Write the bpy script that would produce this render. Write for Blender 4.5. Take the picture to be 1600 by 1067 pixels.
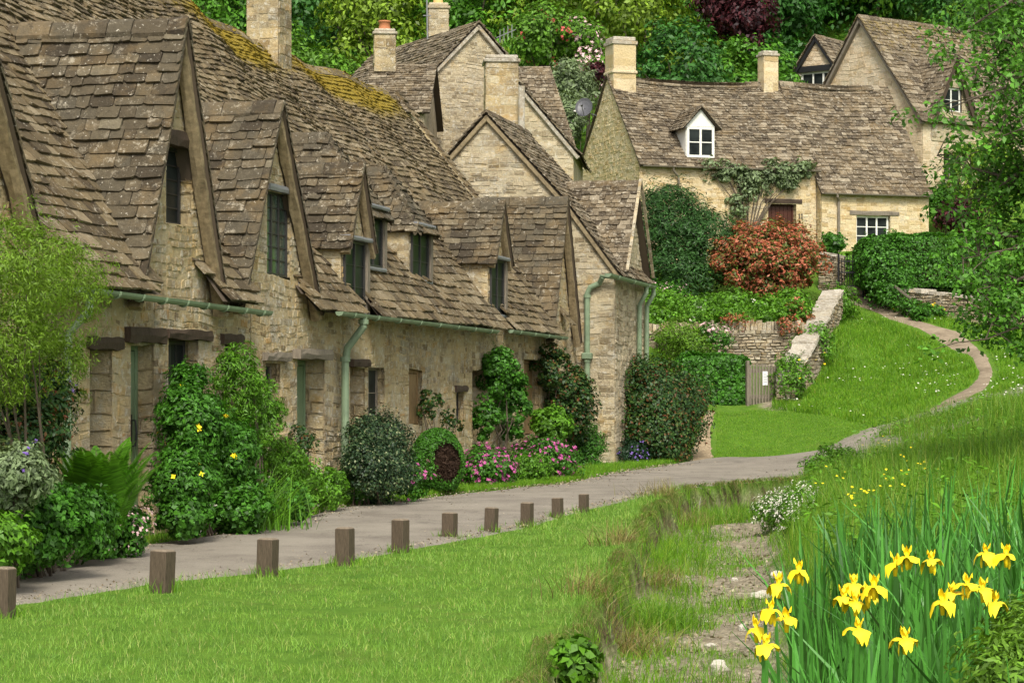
import bpy, math
import numpy as np
from mathutils import Matrix

for _o in list(bpy.data.objects):
    bpy.data.objects.remove(_o)
scene = bpy.context.scene

# ---------------------------------------------------------------- camera, sky, sun, exposure
F, HOR, EYE = 3600.0, 600.0, 1.54          # focal length and horizon in photo pixels, eye height in metres
cam_data = bpy.data.cameras.new('camera')
cam = bpy.data.objects.new('camera', cam_data)
scene.collection.objects.link(cam)
cam.location = (0, 0, EYE)
cam.rotation_euler = (math.radians(90), 0, 0)
cam_data.sensor_width = 36
cam_data.lens = 36 * F / 1600
cam_data.shift_y = (HOR - 533.5) / 1600
cam_data.clip_start = 0.1
cam_data.clip_end = 2000
scene.camera = cam

world = bpy.data.worlds.new('World')
scene.world = world
world.use_nodes = True
SUN_EL, SUN_AZ = 46, 174                     # elevation; compass bearing of the sun (clockwise from +Y)
_nt = world.node_tree
_sky = _nt.nodes.new('ShaderNodeTexSky')
_sky.sky_type = 'NISHITA'
_sky.sun_disc = False
_sky.sun_elevation = math.radians(SUN_EL)
_sky.sun_rotation = math.radians(SUN_AZ)
_sky.air_density = 1.0
_sky.dust_density = 3.0
_sky.ozone_density = 1.0
_hs = _nt.nodes.new('ShaderNodeHueSaturation')  # an overcast sky: nearly grey
_hs.inputs['Saturation'].default_value = 0.10
_nt.links.new(_sky.outputs[0], _hs.inputs['Color'])
_nt.links.new(_hs.outputs[0], _nt.nodes['Background'].inputs['Color'])
_nt.nodes['Background'].inputs['Strength'].default_value = 0.14

sun_data = bpy.data.lights.new('sun', 'SUN')
sun = bpy.data.objects.new('sun', sun_data)
scene.collection.objects.link(sun)
sun_data.energy = 2.2
sun_data.angle = math.radians(14)
sun_data.color = (1.0, 0.93, 0.80)
sun.rotation_euler = (math.radians(90 - SUN_EL), 0, math.radians(180 - SUN_AZ) + math.pi)
# the lamp shines along its -Z: tilt so that it comes from (sin az, cos az)
_d = np.array([math.sin(math.radians(SUN_AZ)) * math.cos(math.radians(SUN_EL)),
               math.cos(math.radians(SUN_AZ)) * math.cos(math.radians(SUN_EL)), math.sin(math.radians(SUN_EL))])
from mathutils import Vector
sun.rotation_euler = Vector(_d).to_track_quat('Z', 'Y').to_euler()
sun.location = (20, -20, 40)

scene.view_settings.view_transform = 'Standard'
scene.view_settings.look = 'None'
scene.view_settings.exposure = 0.70
scene.view_settings.gamma = 1
scene.cycles.use_denoising = True
scene.cycles.max_bounces = 6
scene.cycles.diffuse_bounces = 3
scene.cycles.transparent_max_bounces = 6

# ---------------------------------------------------------------- small helpers
R = np.random.default_rng(7)
Z = np.array([0, 0, 1.0])
def A(*v): return np.array(v, float)
def unit(v): v = np.asarray(v, float); return v / max(np.linalg.norm(v), 1e-9)
def unit_rows(v): return v / np.maximum(np.linalg.norm(v, axis=1, keepdims=True), 1e-9)
def P(u, v, Y): return A((u - 800) / F * Y, Y, EYE + (HOR - v) / F * Y)    # photo pixel and distance -> point

def tag(o, label=None, cat=None, group=None, kind=None):
    if label: o['label'] = label
    if cat: o['category'] = cat
    if group: o['group'] = group
    if kind: o['kind'] = kind
    return o
def _place(ob, parent, loc):
    scene.collection.objects.link(ob)
    if parent is not None:
        ob.parent = parent
        ob.matrix_parent_inverse = Matrix.Translation(-_wloc(parent))
    return ob
def _wloc(o):
    v = o.location.copy()
    return v
def empty(name, loc):
    o = bpy.data.objects.new(name, None)
    o.empty_display_size = 0.3
    o.location = loc
    scene.collection.objects.link(o)
    return o

def link_mesh(name, me, mats, parent=None, loc=None):
    for m in (mats if isinstance(mats, (list, tuple)) else [mats]): me.materials.append(m)
    ob = bpy.data.objects.new(name, me)
    if loc is not None:
        me.transform(Matrix.Translation(-Vector(loc)))
        ob.location = loc
    scene.collection.objects.link(ob)
    if parent is not None:
        ob.parent = parent
        ob.matrix_parent_inverse = Matrix.Translation(-parent.location) if parent.parent is None else Matrix.Identity(4)
    return ob

class MB:
    """collects shapes into one mesh"""
    def __init__(s): s.v = []; s.f = []; s.m = []; s.a = []
    def add(s, verts, faces, m=0, att=0.0):
        n = len(s.v)
        s.v.extend([tuple(map(float, p)) for p in verts])
        s.a.extend([att] * len(verts))
        for f in faces:
            s.f.append([i + n for i in f]); s.m.append(m)
    def box(s, O, ax, ay, az, m=0, bev=0.0):
        """box from corner O along three edge vectors; bev chamfers the upright look by insetting the ends"""
        O, ax, ay, az = map(lambda q: np.asarray(q, float), (O, ax, ay, az))
        if np.dot(np.cross(ax, ay), az) < 0: ax, O = -ax, O + ax
        if bev <= 0:
            p = [O, O+ax, O+ax+ay, O+ay, O+az, O+ax+az, O+ax+ay+az, O+ay+az]
            s.add(p, [(3,2,1,0),(4,5,6,7),(0,1,5,4),(1,2,6,5),(2,3,7,6),(3,0,4,7)], m)
            return
        lx, ly, lz = np.linalg.norm(ax), np.linalg.norm(ay), np.linalg.norm(az)
        bev = min(bev, lx * .4, ly * .4, lz * .4)
        ux, uy, uz = ax/lx, ay/ly, az/lz
        pts = []
        idx = {}
        for i in (0, 1):
            for j in (0, 1):
                for k in (0, 1):
                    c = O + ax*i + ay*j + az*k
                    sx, sy, sz = (1-2*i)*bev, (1-2*j)*bev, (1-2*k)*bev
                    for q, off in enumerate(((0, sy, sz), (sx, 0, sz), (sx, sy, 0))):
                        idx[(i, j, k, q)] = len(pts)
                        pts.append(c + ux*off[0] + uy*off[1] + uz*off[2])
        fs = []
        for q, (b, c) in enumerate(((1, 2), (0, 2), (0, 1))):
            for e in (0, 1):
                ring = []
                for (r, t) in ((0,0),(1,0),(1,1),(0,1)):
                    key = [0, 0, 0]; key[q] = e; key[b] = r; key[c] = t
                    ring.append(idx[(*key, q)])
                fs.append(ring)
        for q in range(3):                      # chamfer strips along axis q
            b, c = [x for x in range(3) if x != q]
            for r in (0, 1):
                for t in (0, 1):
                    k0 = [0, 0, 0]; k1 = [0, 0, 0]
                    k0[b] = k1[b] = r; k0[c] = k1[c] = t; k1[q] = 1
                    fs.append([idx[(*k0, b)], idx[(*k1, b)], idx[(*k1, c)], idx[(*k0, c)]])
        for i in (0, 1):
            for j in (0, 1):
                for k in (0, 1): fs.append([idx[(i, j, k, q)] for q in range(3)])
        ctr = O + (ax + ay + az) / 2            # wind every face outwards
        out = []
        for f in fs:
            a, b2, c2 = (np.asarray(pts[f[n]]) for n in (0, 1, 2))
            mid = sum(np.asarray(pts[n]) for n in f) / len(f)
            out.append(f if np.dot(np.cross(b2-a, c2-a), mid - ctr) > 0 else f[::-1])
        s.add(pts, out, m)
    def tube(s, pts, r, m=0, n=8, cap=True):
        pts = [np.asarray(p, float) for p in pts]
        rr = r if hasattr(r, '__len__') else [r] * len(pts)
        rings = []; ref = None
        for i, p in enumerate(pts):
            d = unit((pts[min(i+1, len(pts)-1)] - pts[max(i-1, 0)]))
            if ref is None: ref = unit(np.cross(d, A(0.3, 0.2, 1) if abs(d[2]) < .9 else A(1, 0, 0)))
            ref = unit(ref - d * np.dot(ref, d))
            w = np.cross(d, ref)
            rings.append([p + rr[i]*(ref*math.cos(t) + w*math.sin(t)) for t in np.linspace(0, 2*math.pi, n, endpoint=False)])
        v = [q for g in rings for q in g]; f = []
        for i in range(len(pts)-1):
            for j in range(n):
                k = (j+1) % n
                f.append((i*n+j, i*n+k, (i+1)*n+k, (i+1)*n+j))
        if cap: f += [tuple(range(n))[::-1], tuple((len(pts)-1)*n + j for j in range(n))]
        s.add(v, f, m)
    def build(s, name, mats, parent=None, loc=None, smooth=False):
        me = bpy.data.meshes.new(name)
        me.from_pydata(s.v, [], s.f)
        if any(s.m): me.polygons.foreach_set('material_index', s.m)
        if any(s.a):
            at = me.attributes.new('moss', 'FLOAT', 'POINT')
            at.data.foreach_set('value', s.a)
        if smooth: me.polygons.foreach_set('use_smooth', [True] * len(s.f))
        me.update()
        return link_mesh(name, me, mats, parent, loc)

def fast_mesh(name, V, Q, mats, parent=None, loc=None, midx=None, smooth=False):
    """V (n,3) and Q (m,3|4) arrays -> object"""
    me = bpy.data.meshes.new(name)
    k = Q.shape[1]
    me.vertices.add(len(V)); me.vertices.foreach_set('co', np.ascontiguousarray(V, np.float32).ravel())
    me.loops.add(Q.size); me.loops.foreach_set('vertex_index', np.ascontiguousarray(Q, np.int32).ravel())
    me.polygons.add(len(Q)); me.polygons.foreach_set('loop_start', np.arange(0, Q.size, k, dtype=np.int32))
    if midx is not None: me.polygons.foreach_set('material_index', np.ascontiguousarray(midx, np.int32))
    if smooth: me.polygons.foreach_set('use_smooth', np.ones(len(Q), bool))
    me.update(calc_edges=True)
    return link_mesh(name, me, mats, parent, loc)

_perm = np.random.default_rng(3).random((256, 256))
def vnoise(x, y):
    x = np.asarray(x, float); y = np.asarray(y, float)
    xi = np.floor(x).astype(int); yi = np.floor(y).astype(int)
    fx = x - xi; fy = y - yi
    fx = fx*fx*(3-2*fx); fy = fy*fy*(3-2*fy)
    g = lambda a, b: _perm[a & 255, b & 255]
    return (g(xi, yi)*(1-fx) + g(xi+1, yi)*fx)*(1-fy) + (g(xi, yi+1)*(1-fx) + g(xi+1, yi+1)*fx)*fy
def fbm(x, y): return (vnoise(x, y) + .5*vnoise(x*2.1+7, y*2.1+3) + .25*vnoise(x*4.3+1, y*4.3+9)) / 1.75
def sstep(a, b, x): t = np.clip((np.asarray(x, float) - a) / (b - a), 0, 1); return t*t*(3-2*t)

# ---------------------------------------------------------------- materials
class Mat:
    def __init__(s, name, rough=.8, spec=.3):
        s.m = bpy.data.materials.new(name); s.m.use_nodes = True
        s.t = s.m.node_tree; s.b = s.t.nodes['Principled BSDF']
        s.b.inputs['Roughness'].default_value = rough
        s.b.inputs['Specular IOR Level'].default_value = spec
    def n(s, kind, **kw):
        nd = s.t.nodes.new(kind)
        for k, v in kw.items(): setattr(nd, k, v)
        return nd
    def L(s, a, b): s.t.links.new(a, b)
    def coord(s): return s.n('ShaderNodeTexCoord').outputs['Object']
    def noise(s, scale, detail=4, rough=.6, vec=None, stretch=None):
        nd = s.n('ShaderNodeTexNoise')
        nd.inputs['Scale'].default_value = scale; nd.inputs['Detail'].default_value = detail; nd.inputs['Roughness'].default_value = rough
        vec = vec or s.coord()
        if stretch:
            mp = s.n('ShaderNodeMapping'); mp.inputs['Scale'].default_value = stretch
            s.L(vec, mp.inputs['Vector']); vec = mp.outputs[0]
        s.L(vec, nd.inputs['Vector'])
        return nd.outputs[0]
    def ramp(s, fac, stops, interp='LINEAR'):
        nd = s.n('ShaderNodeValToRGB'); e = nd.color_ramp.elements
        nd.color_ramp.interpolation = interp
        while len(e) < len(stops): e.new(.5)
        for el, (p, c) in zip(e, stops):
            el.position = p; el.color = (*c, 1) if len(c) == 3 else c
        s.L(fac, nd.inputs[0]); return nd.outputs[0]
    def g(s, fac, lo, hi):      # threshold to 0..1
        nd = s.n('ShaderNodeMapRange'); nd.inputs[1].default_value = lo; nd.inputs[2].default_value = hi
        s.L(fac, nd.inputs[0]); return nd.outputs[0]
    def mix(s, fac, a, b, mode='MIX'):
        nd = s.n('ShaderNodeMix', data_type='RGBA', blend_type=mode)
        for sock, val in ((nd.inputs[0], fac), (nd.inputs[6], a), (nd.inputs[7], b)):
            if isinstance(val, (int, float)): sock.default_value = val
            elif isinstance(val, (tuple, list)): sock.default_value = (*val, 1)
            else: s.L(val, sock)
        return nd.outputs[2]
    def math(s, op, a, b):
        nd = s.n('ShaderNodeMath', operation=op)
        for i, val in enumerate((a, b)):
            if isinstance(val, (int, float)): nd.inputs[i].default_value = val
            else: s.L(val, nd.inputs[i])
        return nd.outputs[0]
    def island(s): return s.n('ShaderNodeNewGeometry').outputs['Random Per Island']
    def attr(s, name): nd = s.n('ShaderNodeAttribute'); nd.attribute_name = name; return nd.outputs['Fac']
    def color(s, c):
        if isinstance(c, (tuple, list)): s.b.inputs['Base Color'].default_value = (*c, 1)
        else: s.L(c, s.b.inputs['Base Color'])
    def bump(s, h, strength=.5, dist=.02):
        nd = s.n('ShaderNodeBump'); nd.inputs['Strength'].default_value = strength; nd.inputs['Distance'].default_value = dist
        s.L(h, nd.inputs['Height']); s.L(nd.outputs[0], s.b.inputs['Normal'])

def m_stone(name, stops, lichen=(.55, .52, .44), stain=(.13, .11, .085), lich_lo=.56, stain_lo=.5, mortar=None):
    k = Mat(name, .92, .2)
    base = k.ramp(k.island(), stops) if mortar is None else k.ramp(k.noise(9, 3), [(.3, mortar), (.7, tuple(x*1.25 for x in mortar))])
    n1 = k.noise(26, 5, .7)
    c = k.mix(.75, base, k.ramp(n1, [(.25, (.38, .36, .33)), (.5, (.5, .5, .5)), (.75, (.64, .62, .58))]), 'OVERLAY')
    c = k.mix(k.math('MULTIPLY', k.g(k.noise(1.3, 5, .65), stain_lo, stain_lo+.18), .62), c, stain)
    c = k.mix(k.math('MULTIPLY', k.g(k.noise(11, 6, .72), lich_lo, lich_lo+.07), .6), c, lichen)
    c = k.mix(k.math('MULTIPLY', k.g(k.noise(3.1, 5, .7), .56, .66), .45), c, (.42, .26, .07))
    c = k.mix(k.math('MULTIPLY', k.g(k.noise(.9, 4, .6), .5, .7), .35), c, (.50, .42, .27))
    gl = k.math('MULTIPLY', k.g(k.noise(2.0, 6, .75), .5, .62), k.g(k.noise(17, 5, .8), .44, .56))
    c = k.mix(k.math('MULTIPLY', gl, .55), c, (.44, .42, .35))
    c = k.mix(k.math('MULTIPLY', k.math('MULTIPLY', k.g(k.noise(1.6, 5, .7), .5, .66), k.g(k.noise(21, 4, .8), .5, .6)), .6), c, (.085, .07, .05))
    k.color(c)
    h = k.math('ADD', k.noise(60, 4, .7), k.math('MULTIPLY', k.noise(14, 4), 1.6))
    k.bump(h, .75, .022)
    return k.m
WARM = [(0, (.17, .12, .06)), (.15, (.30, .22, .11)), (.4, (.39, .30, .165)), (.65, (.44, .34, .18)), (.82, (.29, .245, .165)), (.92, (.50, .42, .27)), (1, (.40, .24, .08))]
GREY = [(0, (.20, .155, .09)), (.3, (.33, .27, .175)), (.6, (.42, .35, .235)), (.85, (.49, .41, .275)), (1, (.30, .26, .18))]
HONEY = [(0, (.41, .30, .15)), (.3, (.53, .41, .22)), (.6, (.60, .48, .28)), (.85, (.66, .55, .36)), (1, (.47, .39, .26))]
M = {}
M['stone'] = m_stone('row_stone', WARM, lich_lo=.53, stain_lo=.47)
M['mortar'] = m_stone('row_mortar', None, mortar=(.37, .295, .17))
M['stone_grey'] = m_stone('grey_stone', GREY, stain_lo=.6)
M['mortar_grey'] = m_stone('grey_mortar', None, mortar=(.38, .32, .21))
M['stone_honey'] = m_stone('honey_stone', HONEY, stain_lo=.66, lich_lo=.66)
M['mortar_honey'] = m_stone('honey_mortar', None, mortar=(.52, .42, .26), stain_lo=.66, lich_lo=.66)
M['stone_dry'] = m_stone('dry_stone', [(0, (.22, .17, .10)), (.4, (.36, .29, .19)), (.8, (.46, .40, .29)), (1, (.30, .25, .19))], lich_lo=.58)
M['mortar_dark'] = m_stone('wall_gaps', None, mortar=(.07, .055, .035))
M['cope'] = m_stone('coping_stone', [(0, (.30, .26, .20)), (1, (.46, .41, .33))], lich_lo=.5)
M['render'] = m_stone('lime_render', None, mortar=(.42, .34, .20), lich_lo=.7, stain_lo=.62)

def m_tile(name, stops, lich=.63, moss_lo=.35, lich_amt=.8):
    k = Mat(name, .9, .25)
    c = k.ramp(k.island(), stops)
    c = k.mix(.8, c, k.ramp(k.noise(16, 6, .7), [(.25, (.33, .32, .31)), (.5, (.5, .5, .5)), (.75, (.66, .64, .6))]), 'OVERLAY')
    c = k.mix(k.math('MULTIPLY', k.g(k.noise(2.2, 5, .7), .48, .7), .5), c, (.24, .17, .085))
    c = k.mix(k.math('MULTIPLY', k.g(k.noise(12, 6, .75), lich, lich+.05), lich_amt), c, (.50, .47, .41))
    c = k.mix(k.math('MULTIPLY', k.math('MULTIPLY', k.g(k.noise(1.1, 4, .6), .44, .6), k.g(k.noise(8, 6, .8), .56, .62)), .75), c, (.42, .39, .33))
    c = k.mix(k.math('MULTIPLY', k.g(k.noise(5.5, 5, .75), .58, .66), .55), c, (.028, .024, .02))
    c = k.mix(k.math('MULTIPLY', k.g(k.noise(33, 3, .6), .66, .70), .7), c, (.62, .60, .55))
    mo = k.math('MULTIPLY', k.g(k.math('ADD', k.attr('moss'), k.math('MULTIPLY', k.noise(7, 6, .75), .7)), .78, 1.0), .9)
    mc = k.ramp(k.noise(22, 5, .7), [(.3, (.13, .095, .012)), (.5, (.30, .22, .018)), (.7, (.22, .20, .03))])
    c = k.mix(mo, c, mc)
    c = k.mix(1.0, c, (.92, .875, .785), "MULTIPLY")
    k.color(c)
    k.bump(k.math('ADD', k.noise(45, 5, .7), k.math('MULTIPLY', k.noise(11, 4), 1.4)), .8, .02)
    return k.m
M['tile'] = m_tile('stone_roof_tile', [(0, (.050, .041, .030)), (.25, (.085, .071, .050)), (.5, (.108, .092, .065)), (.75, (.088, .079, .061)), (.9, (.14, .116, .08)), (1, (.165, .148, .11))])
M['tile_far'] = m_tile('pale_roof_tile', [(0, (.06, .048, .035)), (.3, (.108, .088, .063)), (.6, (.15, .124, .09)), (.85, (.20, .168, .125)), (1, (.30, .265, .21))], lich=.57)
M['tile_main'] = m_tile('main_roof_tile', [(0, (.062, .048, .031)), (.3, (.115, .091, .057)), (.6, (.158, .128, .080)), (.85, (.205, .168, .108)), (1, (.28, .24, .175))], lich=.6)
k = Mat('roof_underlay', .95); k.color((.095, .072, .05)); M['under'] = k.m

def m_wood(name, c0, c1, rough=.8, sc=(14, 14, 1.6)):
    k = Mat(name, rough, .25)
    n = k.noise(5, 5, .7, stretch=sc)
    c = k.ramp(n, [(.25, c0), (.7, c1)])
    c = k.mix(k.math('MULTIPLY', k.g(k.noise(6, 5), .55, .7), .4), c, tuple(x*.5 for x in c0))
    k.color(c); k.bump(n, .5, .01); return k.m
M['wood_dark'] = m_wood('dark_old_timber', (.030, .020, .014), (.085, .058, .040))
M['wood_grey'] = m_wood('weathered_timber', (.10, .085, .065), (.25, .21, .16))
M['wood_barge'] = m_wood('barge_timber', (.11, .082, .046), (.32, .25, .145), sc=(3, 3, 3))
M['wood_tan'] = m_wood('tan_door_timber', (.16, .10, .045), (.27, .18, .085))
M['wood_red'] = m_wood('red_brown_door', (.045, .014, .008), (.075, .025, .014), .5)
M['post'] = m_wood('post_timber', (.035, .026, .017), (.125, .092, .062), sc=(26, 26, 2.2))
M['post_top'] = m_wood('post_end_grain', (.13, .10, .07), (.26, .21, .15), sc=(9, 9, 9))
def m_paint(name, c, rough=.45, var=.2):
    k = Mat(name, rough, .4)
    n = k.noise(4, 5, .7)
    k.color(k.mix(k.g(n, .4, .75), c, tuple(x*(1-var) for x in c))); k.bump(k.noise(40, 3), .15, .003); return k.m
M['green'] = m_paint('sage_green_paint', (.20, .27, .165), .55, .45)
M['green_door'] = m_paint('green_door_paint', (.165, .235, .125), .5)
M['white'] = m_paint('white_paint', (.72, .71, .64), .45, .1)
M['frame_dark'] = m_paint('dark_iron_frame', (.030, .028, .026), .5)
M['iron'] = m_paint('black_iron', (.015, .015, .016), .5)
M['lead'] = m_paint('grey_lead', (.20, .20, .21), .5)
M['terra'] = m_paint('terracotta', (.44, .17, .075), .8)
M['buff'] = m_paint('buff_clay', (.62, .42, .15), .8)
M['dish'] = m_paint('grey_dish', (.09, .09, .10), .4)
M['paper'] = m_paint('white_paper', (.78, .77, .78), .5, .05)
k = Mat('window_glass', .3, .06); k.color(k.ramp(k.noise(2.5, 3), [(.3, (.006, .008, .008)), (.7, (.030, .036, .034))])); M['glass'] = k.m
k = Mat('leaded_glass', .12, .6); k.color(k.ramp(k.noise(3.5, 3), [(.3, (.020, .035, .026)), (.7, (.085, .115, .090))])); M['glass_green'] = k.m

def m_leaf(name, stops, trans=.3, rough=.5, spec=.35, patch=.35, hue=None):
    k = Mat(name, rough, spec)
    c = k.ramp(k.island(), stops)
    c = k.mix(patch, c, k.ramp(k.noise(1.8, 3), [(.3, (.34, .34, .34)), (.7, (.66, .66, .6))]), 'OVERLAY')
    k.color(c)
    tr = k.n('ShaderNodeBsdfTranslucent'); k.L(k.mix(1.0, c, (1.0, 1.0, .55), 'MULTIPLY'), tr.inputs[0])
    mx = k.n('ShaderNodeMixShader'); mx.inputs[0].default_value = trans
    k.L(k.b.outputs[0], mx.inputs[1]); k.L(tr.outputs[0], mx.inputs[2])
    k.L(mx.outputs[0], k.t.nodes['Material Output'].inputs['Surface'])
    return k.m
def G3(c, d=.45, e=1.6): return [(0, tuple(x*d for x in c)), (.5, c), (1, tuple(x*e for x in c))]
LEAF = {
 'bright': m_leaf('bright_leaf', G3((.095, .235, .014))),
 'lime': m_leaf('lime_leaf', G3((.13, .26, .020))),
 'mid': m_leaf('mid_leaf', G3((.055, .175, .014))),
 'dark': m_leaf('dark_leaf', G3((.018, .060, .014)), trans=.2),
 'deep': m_leaf('deep_leaf', G3((.012, .042, .014)), trans=.15),
 'yew': m_leaf('yew_leaf', G3((.034, .098, .019)), trans=.15),
 'grey': m_leaf('grey_leaf', G3((.17, .23, .11))),
 'vari': m_leaf('cream_edged_leaf', [(0, (.010, .03, .012)), (.6, (.028, .065, .022)), (.85, (.07, .12, .04)), (.95, (.16, .20, .09)), (1, (.34, .36, .20))], trans=.15),
 'photinia': m_leaf('red_leaf', [(0, (.06, .12, .018)), (.34, (.14, .15, .03)), (.5, (.33, .095, .035)), (.8, (.47, .12, .065)), (1, (.56, .22, .13))], trans=.25, patch=.2),
 'bronze': m_leaf('bronze_tinged_leaf', [(0, (.014, .045, .010)), (.5, (.03, .085, .014)), (.8, (.06, .12, .02)), (.92, (.13, .075, .02)), (1, (.20, .06, .03))], trans=.2),
 'purple': m_leaf('purple_leaf', [(0, (.018, .006, .008)), (.6, (.06, .012, .018)), (1, (.12, .025, .030))], trans=.25),
 'wood1': m_leaf('wood_leaf_bright', G3((.10, .225, .018), .4, 1.6)),
 'wood2': m_leaf('wood_leaf_mid', G3((.078, .215, .016), .5, 1.6)),
 'wood3': m_leaf('wood_leaf_dark', G3((.040, .135, .020), .5, 1.7)),
 'wood4': m_leaf('wood_leaf_yellow', G3((.17, .27, .020), .5, 1.6)),
 'tree': m_leaf('near_tree_leaf', G3((.090, .235, .024), .5, 1.8), trans=.4),
 'willow': m_leaf('willow_leaf', G3((.15, .26, .020), .5, 1.5), trans=.4),
 'iris': m_leaf('iris_leaf', G3((.060, .20, .028), .45, 1.8), trans=.25, rough=.4, patch=.2),
 'lawn': m_leaf('lawn_blade', [(0, (.10, .21, .022)), (.4, (.165, .33, .04)), (.8, (.24, .41, .065)), (.95, (.34, .42, .10)), (1, (.46, .42, .18))], trans=.3, patch=.7),
 'meadow': m_leaf('meadow_blade', [(0, (.065, .17, .008)), (.5, (.125, .29, .010)), (.9, (.19, .37, .018)), (1, (.30, .36, .05))], trans=.3, patch=.4),
 'tall': m_leaf('tall_grass_blade', [(0, (.06, .16, .010)), (.5, (.115, .26, .014)), (.85, (.18, .33, .022)), (1, (.32, .33, .08))], trans=.3, patch=.5),
 'fern': m_leaf('fern_leaf', G3((.12, .32, .022), .6, 1.5), trans=.45),
 'sedge': m_leaf('brown_sedge_blade', [(0, (.09, .065, .02)), (.4, (.24, .18, .065)), (.75, (.24, .26, .06)), (1, (.42, .34, .15))], trans=.2, patch=.5),
 'straw': m_leaf('dry_grass_blade', [(0, (.20, .15, .05)), (.4, (.40, .31, .12)), (.75, (.52, .43, .20)), (1, (.26, .32, .06))], trans=.25),
}
def m_petal(name, c, c2=None):
    k = Mat(name, .6, .2)
    k.color(k.ramp(k.island(), [(0, c), (1, c2 or tuple(min(1, x*1.3) for x in c))])); return k.m
M['yellow'] = m_petal('yellow_petal', (.88, .62, .008), (.95, .76, .03))
M['pink'] = m_petal('pink_petal', (.36, .06, .20), (.52, .12, .32))
M['pale_pink'] = m_petal('pale_pink_petal', (.60, .36, .38), (.78, .56, .55))
M['cream'] = m_petal('cream_petal', (.60, .56, .44), (.82, .80, .70))
M['violet'] = m_petal('violet_petal', (.14, .08, .34), (.24, .14, .46))
M['red_bloom'] = m_petal('red_petal', (.42, .06, .06), (.55, .13, .10))
M['bark'] = m_wood('bark', (.045, .032, .022), (.14, .11, .08), sc=(6, 6, 1.5))
M['stone_pink'] = m_stone('pinkish_stone', [(0, (.42, .32, .20)), (.4, (.55, .43, .29)), (.8, (.62, .51, .36)), (1, (.47, .38, .26))], stain_lo=.68, lich_lo=.6)
M['mortar_pink'] = m_stone('pinkish_mortar', None, mortar=(.52, .42, .29), stain_lo=.68)
M['stone_pale'] = m_stone('pale_stone', [(0, (.50, .46, .38)), (1, (.62, .58, .50))], stain_lo=.66, lich_lo=.6)
M['twig'] = m_wood('brown_twigs', (.020, .010, .006), (.075, .042, .025), sc=(9, 9, 9))
# ---------------------------------------------------------------- builders: stone walls, tiled roofs, windows, doors
def clip_poly(pts, poly):
    """clip 2D polygon pts by a convex counter-clockwise polygon"""
    out = list(pts)
    n = len(poly)
    for i in range(n):
        (x0, y0), (x1, y1) = poly[i], poly[(i+1) % n]
        ex, ey = x1-x0, y1-y0
        inp, out = out, []
        for j in range(len(inp)):
            p, q = inp[j], inp[(j+1) % len(inp)]
            dp = ex*(p[1]-y0) - ey*(p[0]-x0); dq = ex*(q[1]-y0) - ey*(q[0]-x0)
            if dp >= 0: out.append(p)
            if (dp >= 0) != (dq >= 0):
                t = dp / (dp - dq); out.append((p[0]+(q[0]-p[0])*t, p[1]+(q[1]-p[1])*t))
        if len(out) < 3: return []
    return out
def area2(p): return abs(sum(p[i][0]*p[(i+1) % len(p)][1] - p[(i+1) % len(p)][0]*p[i][1] for i in range(len(p)))) / 2

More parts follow.
